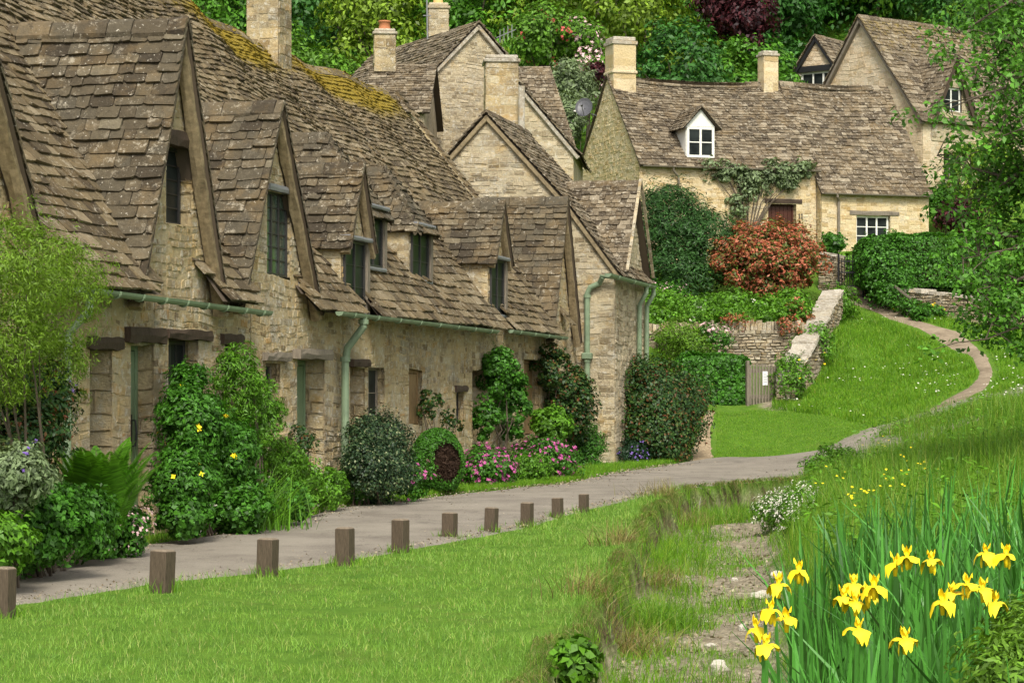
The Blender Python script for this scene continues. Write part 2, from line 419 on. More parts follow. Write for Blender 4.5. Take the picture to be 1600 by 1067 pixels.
def stone_wall(mb, O, ax, poly, holes=(), ch=(.08, .15), sl=(.16, .42), relief=.016, gap=.012, ms=0, mm=1, up=Z, rough=1.0, flush=.62):
    """courses of separate rubble stones over mortar, on the plane O + a*ax + z*up; poly and holes (a0,a1,z0,z1) in (a,z)"""
    O = np.asarray(O, float); ax = unit(ax); up = unit(up); nr = unit(np.cross(ax, up))
    zs = [p[1] for p in poly]; z = min(zs); zt = max(zs); alo = min(p[0] for p in poly); ahi = max(p[0] for p in poly)
    ph = R.uniform(0, 6.28, 4)
    def wz(a, b): return (.020*math.sin(a*2.3+ph[0]+b*1.1) + .012*math.sin(a*5.7+ph[1]-b*2.3))*min(1, max(0, (b-zs0)*6))*min(1, max(0, (zt-b)*6))
    zs0 = z
    def put(pts2, h): return [O + ax*p[0] + up*(p[1]+wz(p[0], p[1])) + nr*h for p in pts2]
    while z < zt - 1e-4:
        h = R.uniform(*ch); z1 = min(z + h, zt)
        if zt - z1 < ch[0]*.6: z1 = zt
        cuts = sorted({alo, ahi, *[max(alo, min(ahi, c)) for hh in holes for c in hh[:2]]})
        for b0, b1 in zip(cuts[:-1], cuts[1:]):
            if b1 - b0 < .01: continue
            mid = (b0+b1)/2
            segs = [(z, z1)]
            for (h0, h1, k0, k1) in holes:
                if h0 - 1e-6 <= mid <= h1 + 1e-6:
                    ns = []
                    for (a, b) in segs:
                        if k0 > a: ns.append((a, min(b, k0)))
                        if k1 < b: ns.append((max(a, k1), b))
                    segs = [q for q in ns if q[1]-q[0] > .012]
            for (a, b) in segs:
                m = clip_poly([(b0, a), (b1, a), (b1, b), (b0, b)], poly)
                if len(m) < 3: continue
                mb.add(put(m, relief*flush), [tuple(range(len(m)))], mm)
                x = b0 - R.uniform(0, .06); first = True
                while x < b1 - .02:
                    w = R.uniform(*sl) * (1 if b - a > .08 else .8)
                    x1 = min(x + w, b1)
                    if b1 - x1 < sl[0]*.5: x1 = b1
                    j = lambda s=.012: R.uniform(-s, s) * rough
                    g = gap/2
                    q = [(max(x, b0)+g+j(.006), a+g+j()), ((x+x1)/2+j(.03), a+g+j(.008)), (x1-g+j(.006), a+g+j()), (x1-g+j(.006), b-g+j()), ((x+x1)/2+j(.03), b-g+j(.008)), (max(x, b0)+g+j(.006), b-g+j())]
                    q = clip_poly(q, poly)
                    if len(q) >= 3 and area2(q) > .0008:
                        cx = sum(p[0] for p in q)/len(q); cz = sum(p[1] for p in q)/len(q)
                        r = relief * R.uniform(.45, 1.45)
                        k = 1 - min(.25, .018/max(.03, b-a)); kx = 1 - min(.25, .018/max(.03, x1-x))
                        fr = [(cx+(p[0]-cx)*kx, cz+(p[1]-cz)*k) for p in q]
                        n = len(q)
                        tilt = R.uniform(-.25, .25) * relief
                        top = [O + ax*p[0] + up*(p[1]+wz(p[0], p[1])) + nr*(r + tilt*(1 if p[1] > cz else -1)) for p in fr]
                        mb.add(put(q, 0.0005) + top, [tuple(range(n, 2*n))] + [(i, (i+1) % n, n+(i+1) % n, n+i) for i in range(n)], ms)
                    x = x1
        z = z1

def reveals(mb, O, ax, holes, depth, ms=0, mm=1, big=(.12, .22)):
    """stone sides, head and sill surface of wall openings"""
    O = np.asarray(O, float); ax = unit(ax); nr = unit(np.cross(ax, Z))
    for (a0, a1, z0, z1) in holes:
        d = depth
        stone_wall(mb, O + ax*a1, nr*-1, [(0, z0), (d, z0), (d, z1), (0, z1)], ch=big, sl=(d*.5, d*1.0), ms=ms, mm=mm, relief=.022)
        stone_wall(mb, O + ax*a0 - nr*d, nr, [(0, z0), (d, z0), (d, z1), (0, z1)], ch=big, sl=(d*.5, d*1.0), ms=ms, mm=mm, relief=.022)
        for zz, fl in ((z0, 0), (z1, 1)):
            q = [O+ax*a0+Z*zz, O+ax*a1+Z*zz, O+ax*a1+Z*zz-nr*d, O+ax*a0+Z*zz-nr*d]
            mb.add(q, [(0, 1, 2, 3) if not fl else (3, 2, 1, 0)], mm)

def tile_slope(mb, e0, e1, r0, r1, g0=.2, g1=.12, wr=(.9, 1.9), th=.022, warp=None, moss=None, skip=None, ext=.03, under=True, mi=0, mu=1):
    """courses of separate stone slates on the slope with eave e0-e1 and ridge r0-r1 (left to right seen from outside)"""
    e0, e1, r0, r1 = (np.asarray(p, float) for p in (e0, e1, r0, r1))
    ax = unit(e1-e0); m = (r0+r1)/2 - e0; upv = m - ax*np.dot(m, ax); bl = np.linalg.norm(upv); up = upv/bl; nr = np.cross(ax, up)
    ea1 = np.dot(e1-e0, ax); ra0 = np.dot(r0-e0, ax); ra1 = np.dot(r1-e0, ax)
    rng = lambda b: (ra0*b/bl, ea1 + (ra1-ea1)*b/bl)
    wf = warp or (lambda a, b: 0.0)
    def pt(a, b, h): return e0 + ax*a + up*b + nr*(h + wf(a, b))
    if under:
        nb = 22 if skip else 6; na = int(np.linalg.norm(e1-e0)/.12)+2 if skip else 10; vs = []; fs = []
        for i in range(nb+1):
            b = bl*i/nb; lo, hi = rng(b)
            for j in range(na+1): vs.append(pt(lo + (hi-lo)*j/na, b, -.03))
        for i in range(nb):
            for j in range(na):
                if skip and skip(*(lambda bb: (rng(bb)[0]+(rng(bb)[1]-rng(bb)[0])*(j+.5)/na, bb))(bl*(i+.5)/nb)): continue
                k = i*(na+1)+j; fs.append((k, k+1, k+na+2, k+na+1))
        mb.add(vs, fs, mu)
    b = -ext; row = 0
    while b < bl - .03:
        t = max(0, min(1, b/bl)); g = (g0 + (g1-g0)*t) * R.uniform(.88, 1.12)
        lo, hi = rng(min(bl, max(0, b + g*.5)))
        lo -= .01; hi += .01
        a = lo - R.uniform(0, .15)
        ph = R.uniform(0, 6.28); wav = lambda x: .012*math.sin(x*1.7+ph) + .008*math.sin(x*4.1+ph*2)
        while a < hi - .015:
            w = g * R.uniform(*wr); a1 = min(a+w, hi); a0 = max(a, lo)
            if hi - a1 < g*.35: a1 = hi
            am = (a0+a1)/2
            if a1 - a0 > .02 and not (skip and skip(am, b + g*.5)):
                tt = th * R.uniform(.75, 1.3); bt = min(b + g*1.55, bl + .02)
                jb = lambda s=.009: wav(am) + R.uniform(-s, s)
                c = min(.03, (a1-a0)*.15) * R.uniform(.2, 1.5); cr = g*.15*R.uniform(.1, 1.4)
                gp = .004
                ol = [(a0+gp, bt), (a0+gp+R.uniform(-.004, .004), b+cr+jb()), (a0+gp+c, b+jb()), (a1-gp-c, b+jb()), (a1-gp+R.uniform(-.004, .004), b+cr+jb()), (a1-gp, bt)]
                tl = R.uniform(-.25, .25)*tt; lift = tt*R.uniform(1.5, 2.1)
                hh = lambda q: (lift if q[1] < b + g*.6 else tt*.55) + tl*(1 if q[0] > am else -1)
                top = [pt(q[0], q[1], hh(q)) for q in ol]; bot = [pt(q[0], q[1], hh(q)-tt) for q in ol]
                n = 6
                fs = [tuple(range(n))] + [(i+n, (i+1)+n, i+1, i) for i in range(n-1)]
                att = moss(am, b/bl) if moss else 0.0
                mb.add(top+bot, fs, mi, att)
            a = a1
        b += g; row += 1

def ridge_caps(mb, p0, p1, half=.16, drop=.13, ln=.42, th=.035, mi=0, att=0.0, warp=None):
    p0 = np.asarray(p0, float); p1 = np.asarray(p1, float); d = p1-p0; L = np.linalg.norm(d); d = d/L; sd = unit(np.cross(d, Z)); x = 0
    while x < L - .02:
        x1 = min(L, x + ln*R.uniform(.75, 1.25)); jz = R.uniform(-.012, .012)
        sec = [(-half, -drop), (-half*.45, -.03), (0, .012), (half*.45, -.03), (half, -drop)]
        v = []
        for q, tt in ((x+.006, 0), (x1-.006, 0), (x+.006, 1), (x1-.006, 1)):
            for (s, h) in sec:
                wz = warp(q) if warp else 0.0
                wz = wz if hasattr(wz, '__len__') else Z*wz
                v.append(p0 + d*q + sd*s*(1-.1*tt) + wz + Z*(h + jz - tt*th + R.uniform(-.006, .006)))
        f = []
        for i in range(4): f += [(i, 5+i, 6+i, i+1), (10+i+1, 15+i+1, 15+i, 10+i)]
        f += [(0, 1, 2, 3, 4, 14, 13, 12, 11, 10), (5, 15, 16, 17, 18, 19, 9, 8, 7, 6), (0, 10, 15, 5), (4, 9, 19, 14)]
        mb.add(v, f, mi, att)
        x = x1

def rough_board(mb, p0, p1, wdir, w, tdir, t, m=0, jag=.012):
    """an uneven run of timber or stone along a verge"""
    p0, p1 = np.asarray(p0, float), np.asarray(p1, float); wd, td = unit(wdir), unit(tdir); n = max(3, int(np.linalg.norm(p1-p0)/.22)); v = []; f = []
    for i in range(n+1):
        for (a, b) in ((0, 0), (1, 0), (1, 1), (.5, 1.08), (0, 1)):
            v.append(p0 + (p1-p0)*(i/n) + wd*(w*a+R.uniform(-jag, jag)) + td*(t*b+R.uniform(-jag, jag)))
    for i in range(n):
        for j in range(5): k = (j+1) % 5; f.append((i*5+j, (i+1)*5+j, (i+1)*5+k, i*5+k))
    f += [(0, 1, 2, 3, 4), tuple(n*5+j for j in (4, 3, 2, 1, 0))]
    mb.add(v, f, m)
def plank(mb, p0, p1, wdir, w, tdir, t, m=0):
    p0 = np.asarray(p0, float); mb.box(p0, np.asarray(p1, float)-p0, unit(wdir)*w, unit(tdir)*t, m, bev=min(w, t)*.15)

def make_window(parent, O, ax, w, h, cols=2, rows=3, fr='frame_dark', gl='glass', fw=.045, bars=.016, casements=1, name='window', depth=.05, split=True):
    """frame with glazing bars in the plane of O (lower left, seen from outside); the glass is a child"""
    O = np.asarray(O, float); ax = unit(ax); nr = unit(np.cross(ax, Z)); mb = MB()
    B = lambda a0, a1, z0, z1, d0, d1, bev=.004: mb.box(O+ax*a0+Z*z0-nr*d1, ax*(a1-a0), Z*(z1-z0), nr*(d1-d0), 0, bev)
    B(0, fw, 0, h, 0, depth); B(w-fw, w, 0, h, 0, depth); B(fw+.001, w-fw-.001, 0, fw, .002, depth); B(fw+.001, w-fw-.001, h-fw, h, .002, depth)
    cw = (w-2*fw)/casements
    for i in range(1, casements): B(fw+cw*i-fw*.45, fw+cw*i+fw*.45, fw, h-fw, .003, depth-.003)
    n = cols*casements
    for i in range(1, n):
        if i % cols == 0 and casements > 1: continue
        x = fw + (w-2*fw)*i/n; B(x-bars/2, x+bars/2, fw, h-fw, .012, .03, .002)
    for j in range(1, rows):
        z = fw + (h-2*fw)*j/rows; B(fw, w-fw, z-bars/2, z+bars/2, .014, .028, .002)
    if split:
        ob = mb.build(name, [M[fr]], parent)
        g = MB(); g.box(O+ax*fw*.8+Z*fw*.8-nr*.032, ax*(w-1.6*fw), Z*(h-1.6*fw), nr*.008)
        g.build('pane', [M[gl]], ob)
    else:
        mb.box(O+ax*fw*.8+Z*fw*.8-nr*.032, ax*(w-1.6*fw), Z*(h-1.6*fw), nr*.008, 1)
        ob = mb.build(name, [M[fr], M[gl]], parent)
    return ob

def make_door(parent, O, ax, w, h, mat='green_door', handle=True, fr=None, boards=5, name='door'):
    O = np.asarray(O, float); ax = unit(ax); nr = unit(np.cross(ax, Z)); mb = MB(); fw = .06
    bw = (w-2*fw)/boards
    for i in range(boards): mb.box(O+ax*(fw+bw*i+.003)-nr*.05+Z*.02, ax*(bw-.006), Z*(h-fw-.03), nr*.035, 0, .004)
    ob = mb.build(name, [M[mat]], parent)
    f = MB(); f.box(O-nr*.07, ax*fw*.97, Z*h, nr*.07, 0, .005); f.box(O+ax*(w-fw*.97)-nr*.07, ax*fw*.97, Z*h, nr*.07, 0, .005); f.box(O+ax*fw+Z*(h-fw)-nr*.068, ax*(w-2*fw), Z*fw, nr*.066, 0, .005)
    f.build('frame', [M[fr or mat]], ob)
    if handle:
        q = MB(); c = O+ax*(w-.17)+Z*(h*.52)+nr*-.012
        q.tube([c+Z*.13, c+Z*.13+nr*.05, c+nr*.065, c-Z*.13+nr*.05, c-Z*.13], .011, 0, 6)
        q.box(c-ax*.022-Z*.19-nr*.002, ax*.044, Z*.38, nr*.012, 0, .003)
        q.build('handle', [M['iron']], ob)
    return ob
def beam(parent, O, ax, w, h, d, mat='wood_dark', name='lintel', jag=.012):
    """a rough squared timber or stone: box with slightly uneven edges"""
    O = np.asarray(O, float); ax = unit(ax); nr = unit(np.cross(ax, Z)); mb = MB(); n = 6; v = []
    for i in range(n+1):
        for (dz, dn) in ((0, 0), (0, d), (h*.5, d*1.06), (h, d), (h, 0)):
            v.append(O + ax*(w*i/n) + Z*(dz + R.uniform(-jag, jag)) + nr*(dn + R.uniform(-jag, jag)*.6))
    f = []
    for i in range(n):
        for j in range(5):
            k = (j+1) % 5; f.append((i*5+j, (i+1)*5+j, (i+1)*5+k, i*5+k))
    f += [(0, 1, 2, 3, 4), tuple(n*5+j for j in (4, 3, 2, 1, 0))]
    mb.add(v, f); return mb.build(name, [M[mat]], parent)

def chimney(parent, c, ax, w, d, z0, z1, mats=('stone_grey', 'mortar_grey'), cap=.1, pot=None, ch=(.12, .2), sl=(.2, .4), base=0.0, name='chimney', mid=None):
    """stack centred on c=(x,y), width w along ax, depth d; a corbelled cap and an optional pot as children"""
    ax = unit(ax); by = np.cross(Z, ax); c = A(c[0], c[1], 0); mb = MB()
    for o_, x_, l in ((c-ax*w/2-by*d/2, ax, w), (c+ax*w/2-by*d/2, by, d), (c+ax*w/2+by*d/2, -ax, w), (c-ax*w/2+by*d/2, -by, d)):
        stone_wall(mb, o_, x_, [(0, z0), (l, z0), (l, z1), (0, z1)], ch=ch, sl=sl, relief=.014)
    if base:
        zb = z0 if mid is None else mid
        mb.box(c-ax*(w/2+base)-by*(d/2+base)+Z*(zb), ax*(w+2*base), by*(d+2*base), Z*.09, 0, .02)
    ob = mb.build(name, [M[mats[0]], M[mats[1]]], parent)
    k = MB()
    k.box(c-ax*(w/2+.05)-by*(d/2+.05)+Z*z1, ax*(w+.1), by*(d+.1), Z*cap*.55, 0, .015)
    k.box(c-ax*(w/2+.0)-by*(d/2+.0)+Z*(z1+cap*.56), ax*w, by*d, Z*cap*.6, 0, .02)
    k.build('cap', [M['cope'] if mats[0] != 'stone_grey' else M['stone_grey']], ob)
    if pot:
        q = MB(); r, hh, mt = pot; zc = z1+cap*1.1; n = 14; prof = [(r*1.1, 0), (r, .04), (r*.9, hh*.8), (r*1.06, hh*.84), (r*1.06, hh), (r*.75, hh), (r*.7, hh*.5)]
        v = []; f = []
        for (rr, zz) in prof:
            for j in range(n): t = 2*math.pi*j/n; v.append(c + A(rr*math.cos(t), rr*math.sin(t), zc+zz))
        for i in range(len(prof)-1):
            for j in range(n): f.append((i*n+j, i*n+(j+1) % n, (i+1)*n+(j+1) % n, (i+1)*n+j))
        q.add(v, f); q.build('chimney_pot', [M[mt]], ob, smooth=True)
    return ob
def gutter(parent, p0, p1, r=.055, brackets=0, name='gutter', mat='green'):
    p0 = np.asarray(p0, float); p1 = np.asarray(p1, float); mb = MB(); d = unit(p1-p0); sd = unit(np.cross(d, Z)); n = 7
    v = []; f = []
    ths = np.linspace(0, math.pi, n)
    for p in (p0, p1):
        for rr in (r, r*.82):
            for t in ths: v.append(p + sd*rr*math.cos(t) - Z*rr*math.sin(t))
    for i in range(n-1):
        f.append((i, i+1, 2*n+i+1, 2*n+i)); f.append((n+i, 3*n+i, 3*n+i+1, n+i+1))
    f += [(0, 2*n, 3*n, n), (n-1, 2*n-1, 4*n-1, 3*n-1)]
    for o_ in (0, 2*n): f.append(tuple(o_+i for i in range(n)) if o_ else tuple(o_+i for i in range(n))[::-1])
    mb.add(v, f)
    L = np.linalg.norm(p1-p0)
    for i in range(brackets):
        c = p0 + d*L*(i+.5)/brackets
        mb.tube([c + sd*r*1.12*math.cos(t) - Z*r*1.12*math.sin(t) for t in np.linspace(0, math.pi, 7)], .012, 0, 5)
    return mb.build(name, [M[mat]], parent)
def pipe(parent, pts, r=.04, name='downpipe', mat='green', collars=()):
    mb = MB(); mb.tube(pts, r, 0, 10)
    for c in collars: c = np.asarray(c, float); mb.tube([c-Z*.03, c+Z*.03], r*1.35, 0, 10)
    return mb.build(name, [M[mat]], parent, smooth=False)
# ---------------------------------------------------------------- the lie of the land
_cp = [(-30, 5, 0), (-10, 5, 0), (-4, 10, 0), (0, 4, -.08), (0, 9, -.04), (5, 5, -.02), (-8, 20, 0), (-3, 24, 0), (0, 34, 0), (2, 45, 0), (5, 42, 0), (-2, 18, 0), (-1, 14, -.02),
       (1, 25, -.03), (4.6, 24, .1), (3.2, 14, .05), (6, 30, .25), (9, 30, .5), (7, 20, .25), (5, 14, .1), (12, 20, .6), (30, 20, 2), (5.6, 36, .1), (6.6, 38.5, .05), (8, 38, .5), (6.3, 49, .05), (4.4, 47, .03), (-1.5, 37, 0), (1.6, 45.5, 0.02),
       (3.6, 46.5, .03), (-3.7, 23.6, 0), (-6, 20, 0), (-20, 20, .5), (-12, 40, 1.5), (-5, 45, 1.5), (-20, 60, 6), (-6, 56, 4.5), (0, 53, 2.2), (2.2, 50, .7)]
_cp += [tuple(P(*q)) for q in [(1110, 640, 54), (1200, 640, 54), (1130, 719, 47.6), (1255, 714, 48.5), (1350, 668, 49.6), (1405, 662, 49.2), (1470, 632, 50.5), (1545, 590, 53.5), (1540, 555, 56), (1450, 510, 60), (1335, 464, 63.5),
        (1525, 650, 45), (1600, 600, 50), (1600, 540, 58), (1700, 560, 55), (1300, 560, 58), (1250, 612, 55.2), (1230, 590, 57), (1320, 510, 61), (1420, 580, 56), (1400, 620, 53),
        (1020, 600, 55.5), (1100, 600, 56.4), (1180, 605, 56.4), (1020, 500, 58.3), (1100, 497, 58.4), (1250, 497, 58.4), (1100, 478, 61), (1250, 470, 62.5), (1150, 432, 65.5), (1020, 440, 65), (1360, 402, 66.4), (1440, 430, 66), (1500, 500, 60.5), (1500, 395, 70)]]
_cp += [(13, 72, 7.6), (18, 74, 8.2), (4, 72, 6.5), (0, 66, 6), (0, 80, 10), (10, 85, 13), (20, 85, 13.5), (-10, 80, 9), (0, 100, 22), (20, 100, 24), (-20, 100, 20), (40, 90, 18), (-40, 90, 16), (-40, 40, 4),
        (0, 130, 36), (40, 130, 38), (-40, 130, 34), (0, 200, 48), (-90, 200, 46), (90, 200, 48), (90, 60, 14), (60, 20, 5), (0, -30, 0), (-60, -20, 0), (60, -30, 2), (-90, 60, 10), (160, 120, 40), (-160, 120, 36)]
_cp = np.array(_cp)
def _solve():
    x = _cp[:, :2]; n = len(x)
    d = np.linalg.norm(x[:, None]-x[None], axis=2)
    Mx = np.zeros((n+3, n+3)); Mx[:n, :n] = -d + np.eye(n)*-.02; Mx[:n, n] = 1; Mx[:n, n+1:] = x; Mx[n, :n] = 1; Mx[n+1:, :n] = x.T
    return np.linalg.solve(Mx, np.concatenate([_cp[:, 2], [0, 0, 0]]))
_w = _solve()
def base_h(x, y):
    x = np.atleast_1d(np.asarray(x, float)); y = np.atleast_1d(np.asarray(y, float)); out = np.empty(x.shape); n = len(_cp)
    xf, yf, of = x.ravel(), y.ravel(), out.ravel()
    for i in range(0, len(xf), 20000):
        d = np.hypot(xf[i:i+20000, None]-_cp[None, :, 0], yf[i:i+20000, None]-_cp[None, :, 1])
        of[i:i+20000] = -d @ _w[:n] + _w[n] + xf[i:i+20000]*_w[n+1] + yf[i:i+20000]*_w[n+2]
    return of.reshape(x.shape)
# the dry stream bed: left lip and right edge against distance
_dy = [3, 9, 12.6, 13.7, 16.4, 19.7, 22.7, 28.1, 31, 33.7, 36, 37.6, 39.0]
_dl = [-.6, -.15, .12, .30, .68, .98, 1.12, 1.72, 2.1, 2.72, 3.6, 4.6, 6.2]
_dr = [.9, 1.35, 1.75, 1.85, 2.15, 2.5, 2.85, 3.45, 3.8, 4.2, 4.8, 5.6, 6.6]
def lip_l(y): y = np.asarray(y, float); return np.interp(y, _dy, _dl) + .34*(fbm(y*.75, y*0+3.3)-.5) + .10*(vnoise(y*4.5, y*0+1.1)-.5)
def lip_r(y): y = np.asarray(y, float); return np.interp(y, _dy, _dr) + .25*(fbm(y*.9, y*0+8.8)-.5)
def ditch(x, y):
    x = np.asarray(x, float); y = np.asarray(y, float)
    l = lip_l(y); r = lip_r(y)
    t = sstep(-.02, .12, x-l) * sstep(-.05, .7, r-x+.25) * sstep(2, 4, y) * (1-sstep(37.6, 39.0, y))
    return t
def hgt(x, y):
    x = np.asarray(x, float); y = np.asarray(y, float)
    t = ditch(x, y)
    near = 1-sstep(60, 80, y)
    rim = .06*np.exp(-((x-lip_l(y)+.12)/.16)**2)*(fbm(x*3, y*3)-.2) * (1-sstep(36, 39, y))
    return base_h(x, y) - .42*t*(1+.25*(fbm(x*1.5, y*1.5)-.5)) + .03*(fbm(x*1.2, y*1.2)-.5)*near + rim + t*.07*(fbm(x*4, y*4)-.5)
def h1(x, y): return float(hgt(np.array([float(x)]), np.array([float(y)]))[0])

_hy = np.concatenate([np.arange(8, 30, .05), np.arange(30, 125, .1)])
def hit(u, v, Y0=8):
    """where the view ray through this photo pixel meets the ground"""
    yy_ = _hy[_hy >= Y0]; z = EYE + (HOR-v)/F*yy_; g = hgt((u-800)/F*yy_, yy_); k = np.argmax(g >= z)
    return A((u-800)/F*yy_[k], yy_[k], g[k])
# road edges against distance along the view
_ry = [2, 10, 16.2, 17.9, 18.8, 21.2, 25, 27.7, 32.6, 35.8, 39, 41.5, 44, 47]
_rr = [-6.6, -4.9, -3.45, -2.72, -2.05, -1.03, .15, .86, 2.35, 3.55, 5.0, 6.6, 8.6, 12]
_ly = [2, 10, 19.4, 22.2, 23.6, 25.8, 28.4, 33.6, 41, 45.2, 47.2, 48.4, 49.5, 50, 52]
_ll = [-9, -6.6, -4.15, -3.6, -3.05, -2.45, -2.25, -.1, 1.75, 3.1, 4.1, 5.3, 7.2, 9, 14]
def road_r(y): return np.interp(y, _ry, _rr)
def road_l(y): return np.interp(y, _ly, _ll)

def grid_mesh(name, xs, ys, zf, mats, attrs=None, kind='structure'):
    X, Y = np.meshgrid(xs, ys); zz = zf(X, Y); V = np.stack([X, Y, zz], -1).reshape(-1, 3)
    nx, ny = len(xs), len(ys); i = np.arange(nx-1)[None, :] + nx*np.arange(ny-1)[:, None]
    Q = np.stack([i, i+1, i+nx+1, i+nx], -1).reshape(-1, 4)
    ob = fast_mesh(name, V, Q, mats, smooth=True)
    for an, fn in (attrs or {}).items():
        at = ob.data.attributes.new(an, 'FLOAT', 'POINT'); at.data.foreach_set('value', np.ascontiguousarray(fn(X, Y).ravel(), np.float32))
    tag(ob, kind=kind); return ob

k = Mat('ground_soil', .95, .15)
gr = k.ramp(k.noise(3, 5, .7), [(.3, (.060, .14, .012)), (.7, (.12, .22, .022))])
gr = k.mix(k.math('MULTIPLY', k.g(k.noise(1.4, 5, .7), .55, .75), .5), gr, (.13, .12, .035))
so = k.ramp(k.noise(9, 6, .75), [(.25, (.11, .09, .06)), (.5, (.25, .215, .155)), (.75, (.42, .375, .295))])
vo = k.n('ShaderNodeTexVoronoi'); vo.inputs['Scale'].default_value = 26; k.L(k.coord(), vo.inputs['Vector'])
so = k.mix(.55, so, k.ramp(vo.outputs['Color'], [(.2, (.30, .30, .28)), (.8, (.72, .70, .66))]), 'OVERLAY')
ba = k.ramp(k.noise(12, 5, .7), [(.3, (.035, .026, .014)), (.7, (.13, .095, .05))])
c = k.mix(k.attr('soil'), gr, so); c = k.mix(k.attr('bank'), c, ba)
k.color(c); k.bump(k.math('ADD', k.noise(30, 5), vo.outputs['Distance']), .6, .03); M['ground'] = k.m
def soil_f(x, y):
    t = ditch(x, y); p = fbm(x*.9+2, y*1.5)*.9+.05
    gate = np.exp(-(((x-6.35)/.5)**2 + ((y-54.4)/.7)**2))
    return np.clip(sstep(.5, .95, t) * sstep(.30, .5, p + .12) + sstep(.2, .6, gate), 0, 1)
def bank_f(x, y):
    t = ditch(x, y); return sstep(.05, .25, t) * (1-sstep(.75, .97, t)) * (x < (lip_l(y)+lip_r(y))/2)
_xs = np.concatenate([np.linspace(-260, -40, 12), np.linspace(-34, -9, 14), np.linspace(-8, 8.5, 176), np.linspace(8.8, 24, 60), np.linspace(25, 60, 16), np.linspace(75, 260, 10)])
_ys = np.concatenate([np.linspace(-60, 0, 12), np.linspace(1, 8, 18), np.linspace(8.12, 41, 260), np.linspace(41.3, 70, 110), np.linspace(71, 130, 50), np.linspace(140, 400, 14)])
grid_mesh('ground', _xs, _ys, hgt, [M['ground']], {'soil': soil_f, 'bank': bank_f})

def strip(name, L, Rr, mat, lift=.008, n=9, crown=0.0, jag=.0, seg=.35):
    """a ribbon between two polylines (lists of (x,y)) laid just above the ground"""
    L = np.array(L, float); Rr = np.array(Rr, float)
    def res(p, m):
        d = np.concatenate([[0], np.cumsum(np.linalg.norm(np.diff(p, axis=0), axis=1))]); t = np.linspace(0, d[-1], m)
        return np.stack([np.interp(t, d, p[:, 0]), np.interp(t, d, p[:, 1])], 1)
    m = int(max(np.linalg.norm(np.diff(L, axis=0), axis=1).sum(), 1) / seg) + 2
    a, b = res(L, m), res(Rr, m)
    t = np.linspace(0, 1, n)[None, :, None]
    G = a[:, None]*(1-t) + b[:, None]*t
    if jag:
        w = unit_rows(b-a)
        G[:, 0] += w*((fbm(a[:, 0]*2.3, a[:, 1]*2.3)-.5)*jag)[:, None]; G[:, -1] += w*((fbm(b[:, 0]*2.3+5, b[:, 1]*2.3)-.5)*jag)[:, None]
    zz = hgt(G[..., 0], G[..., 1]) + lift + crown*(1-(2*np.linspace(0, 1, n)[None, :]-1)**2)
    zz[:, 0] -= .03; zz[:, -1] -= .03
    V = np.concatenate([G, zz[..., None]], -1).reshape(-1, 3)
    i = np.arange(n-1)[None, :] + n*np.arange(m-1)[:, None]
    Q = np.stack([i, i+1, i+n+1, i+n], -1).reshape(-1, 4)
    ob = fast_mesh(name, V, Q, [mat], smooth=True); tag(ob, kind='structure'); return ob
k = Mat('worn_asphalt', .9, .2)
c = k.ramp(k.noise(1.1, 6, .65), [(.3, (.185, .16, .13)), (.7, (.275, .245, .203))])
c = k.mix(.5, c, k.ramp(k.noise(75, 3, .8), [(.35, (.18, .18, .18)), (.65, (.82, .82, .82))]), 'OVERLAY')
c = k.mix(k.math('MULTIPLY', k.g(k.noise(2.4, 6, .75, stretch=(1, .5, 1)), .56, .66), .6), c, (.12, .105, .085))
c = k.mix(k.math('MULTIPLY', k.g(k.noise(.55, 5, .7), .42, .62), .45), c, (.31, .275, .22))
c = k.mix(k.math('MULTIPLY', k.g(k.noise(38, 3, .7), .64, .68), .5), c, (.075, .065, .05))
c = k.mix(k.math('MULTIPLY', k.g(k.noise(5, 6, .8, stretch=(1, .35, 1)), .60, .64), .5), c, (.10, .09, .07))
k.color(c); k.bump(k.noise(90, 4, .8), .45, .012); M['asphalt'] = k.m
k = Mat('trodden_path', .95, .15)
c = k.ramp(k.noise(2.2, 6, .7), [(.25, (.13, .10, .065)), (.55, (.27, .215, .15)), (.8, (.36, .30, .22))])
k.color(k.mix(.4, c, k.ramp(k.noise(60, 3, .8), [(.3, (.3, .3, .3)), (.7, (.7, .7, .7))]), 'OVERLAY')); k.bump(k.noise(40, 4), .5, .02); M['path'] = k.m
k = Mat('loose_gravel', .95, .15)
vo = k.n('ShaderNodeTexVoronoi'); vo.inputs['Scale'].default_value = 30; k.L(k.coord(), vo.inputs['Vector'])
k.color(k.mix(.6, k.ramp(k.noise(4, 5), [(.3, (.27, .20, .12)), (.7, (.40, .31, .20))]), k.ramp(vo.outputs['Color'], [(.2, (.3, .3, .3)), (.8, (.7, .7, .7))]), 'OVERLAY')); k.bump(vo.outputs['Distance'], .8, .03); M['gravel'] = k.m
yy = np.concatenate([np.linspace(2, 49.5, 90)])
_Lp = [(x, y) for x, y in zip(_ll, _ly)]; _Rp = [(x, y) for x, y in zip(_rr, _ry)]
strip('road', _Lp, _Rp, M['asphalt'], lift=.02, n=15, crown=.02, jag=.28)
def px_strip(name, left, right, mat, **kw): return strip(name, [tuple(hit(*q[:2], 40)[:2]) for q in left], [tuple(hit(*q[:2], 40)[:2]) for q in right], mat, **kw)
PATH_L = [(1352, 676), (1412, 655), (1470, 629), (1514, 604), (1530, 583), (1510, 554), (1466, 536), (1440, 522), (1400, 504), (1362, 489), (1320, 474), (1314, 458)]
PATH_R = [(1412, 684), (1432, 663), (1492, 636), (1540, 610), (1556, 582), (1538, 545), (1510, 520), (1475, 513), (1440, 501), (1400, 481), (1358, 463), (1352, 452)]
px_strip('footpath', PATH_L, PATH_R, M['path'], lift=.015, jag=.25, n=5)
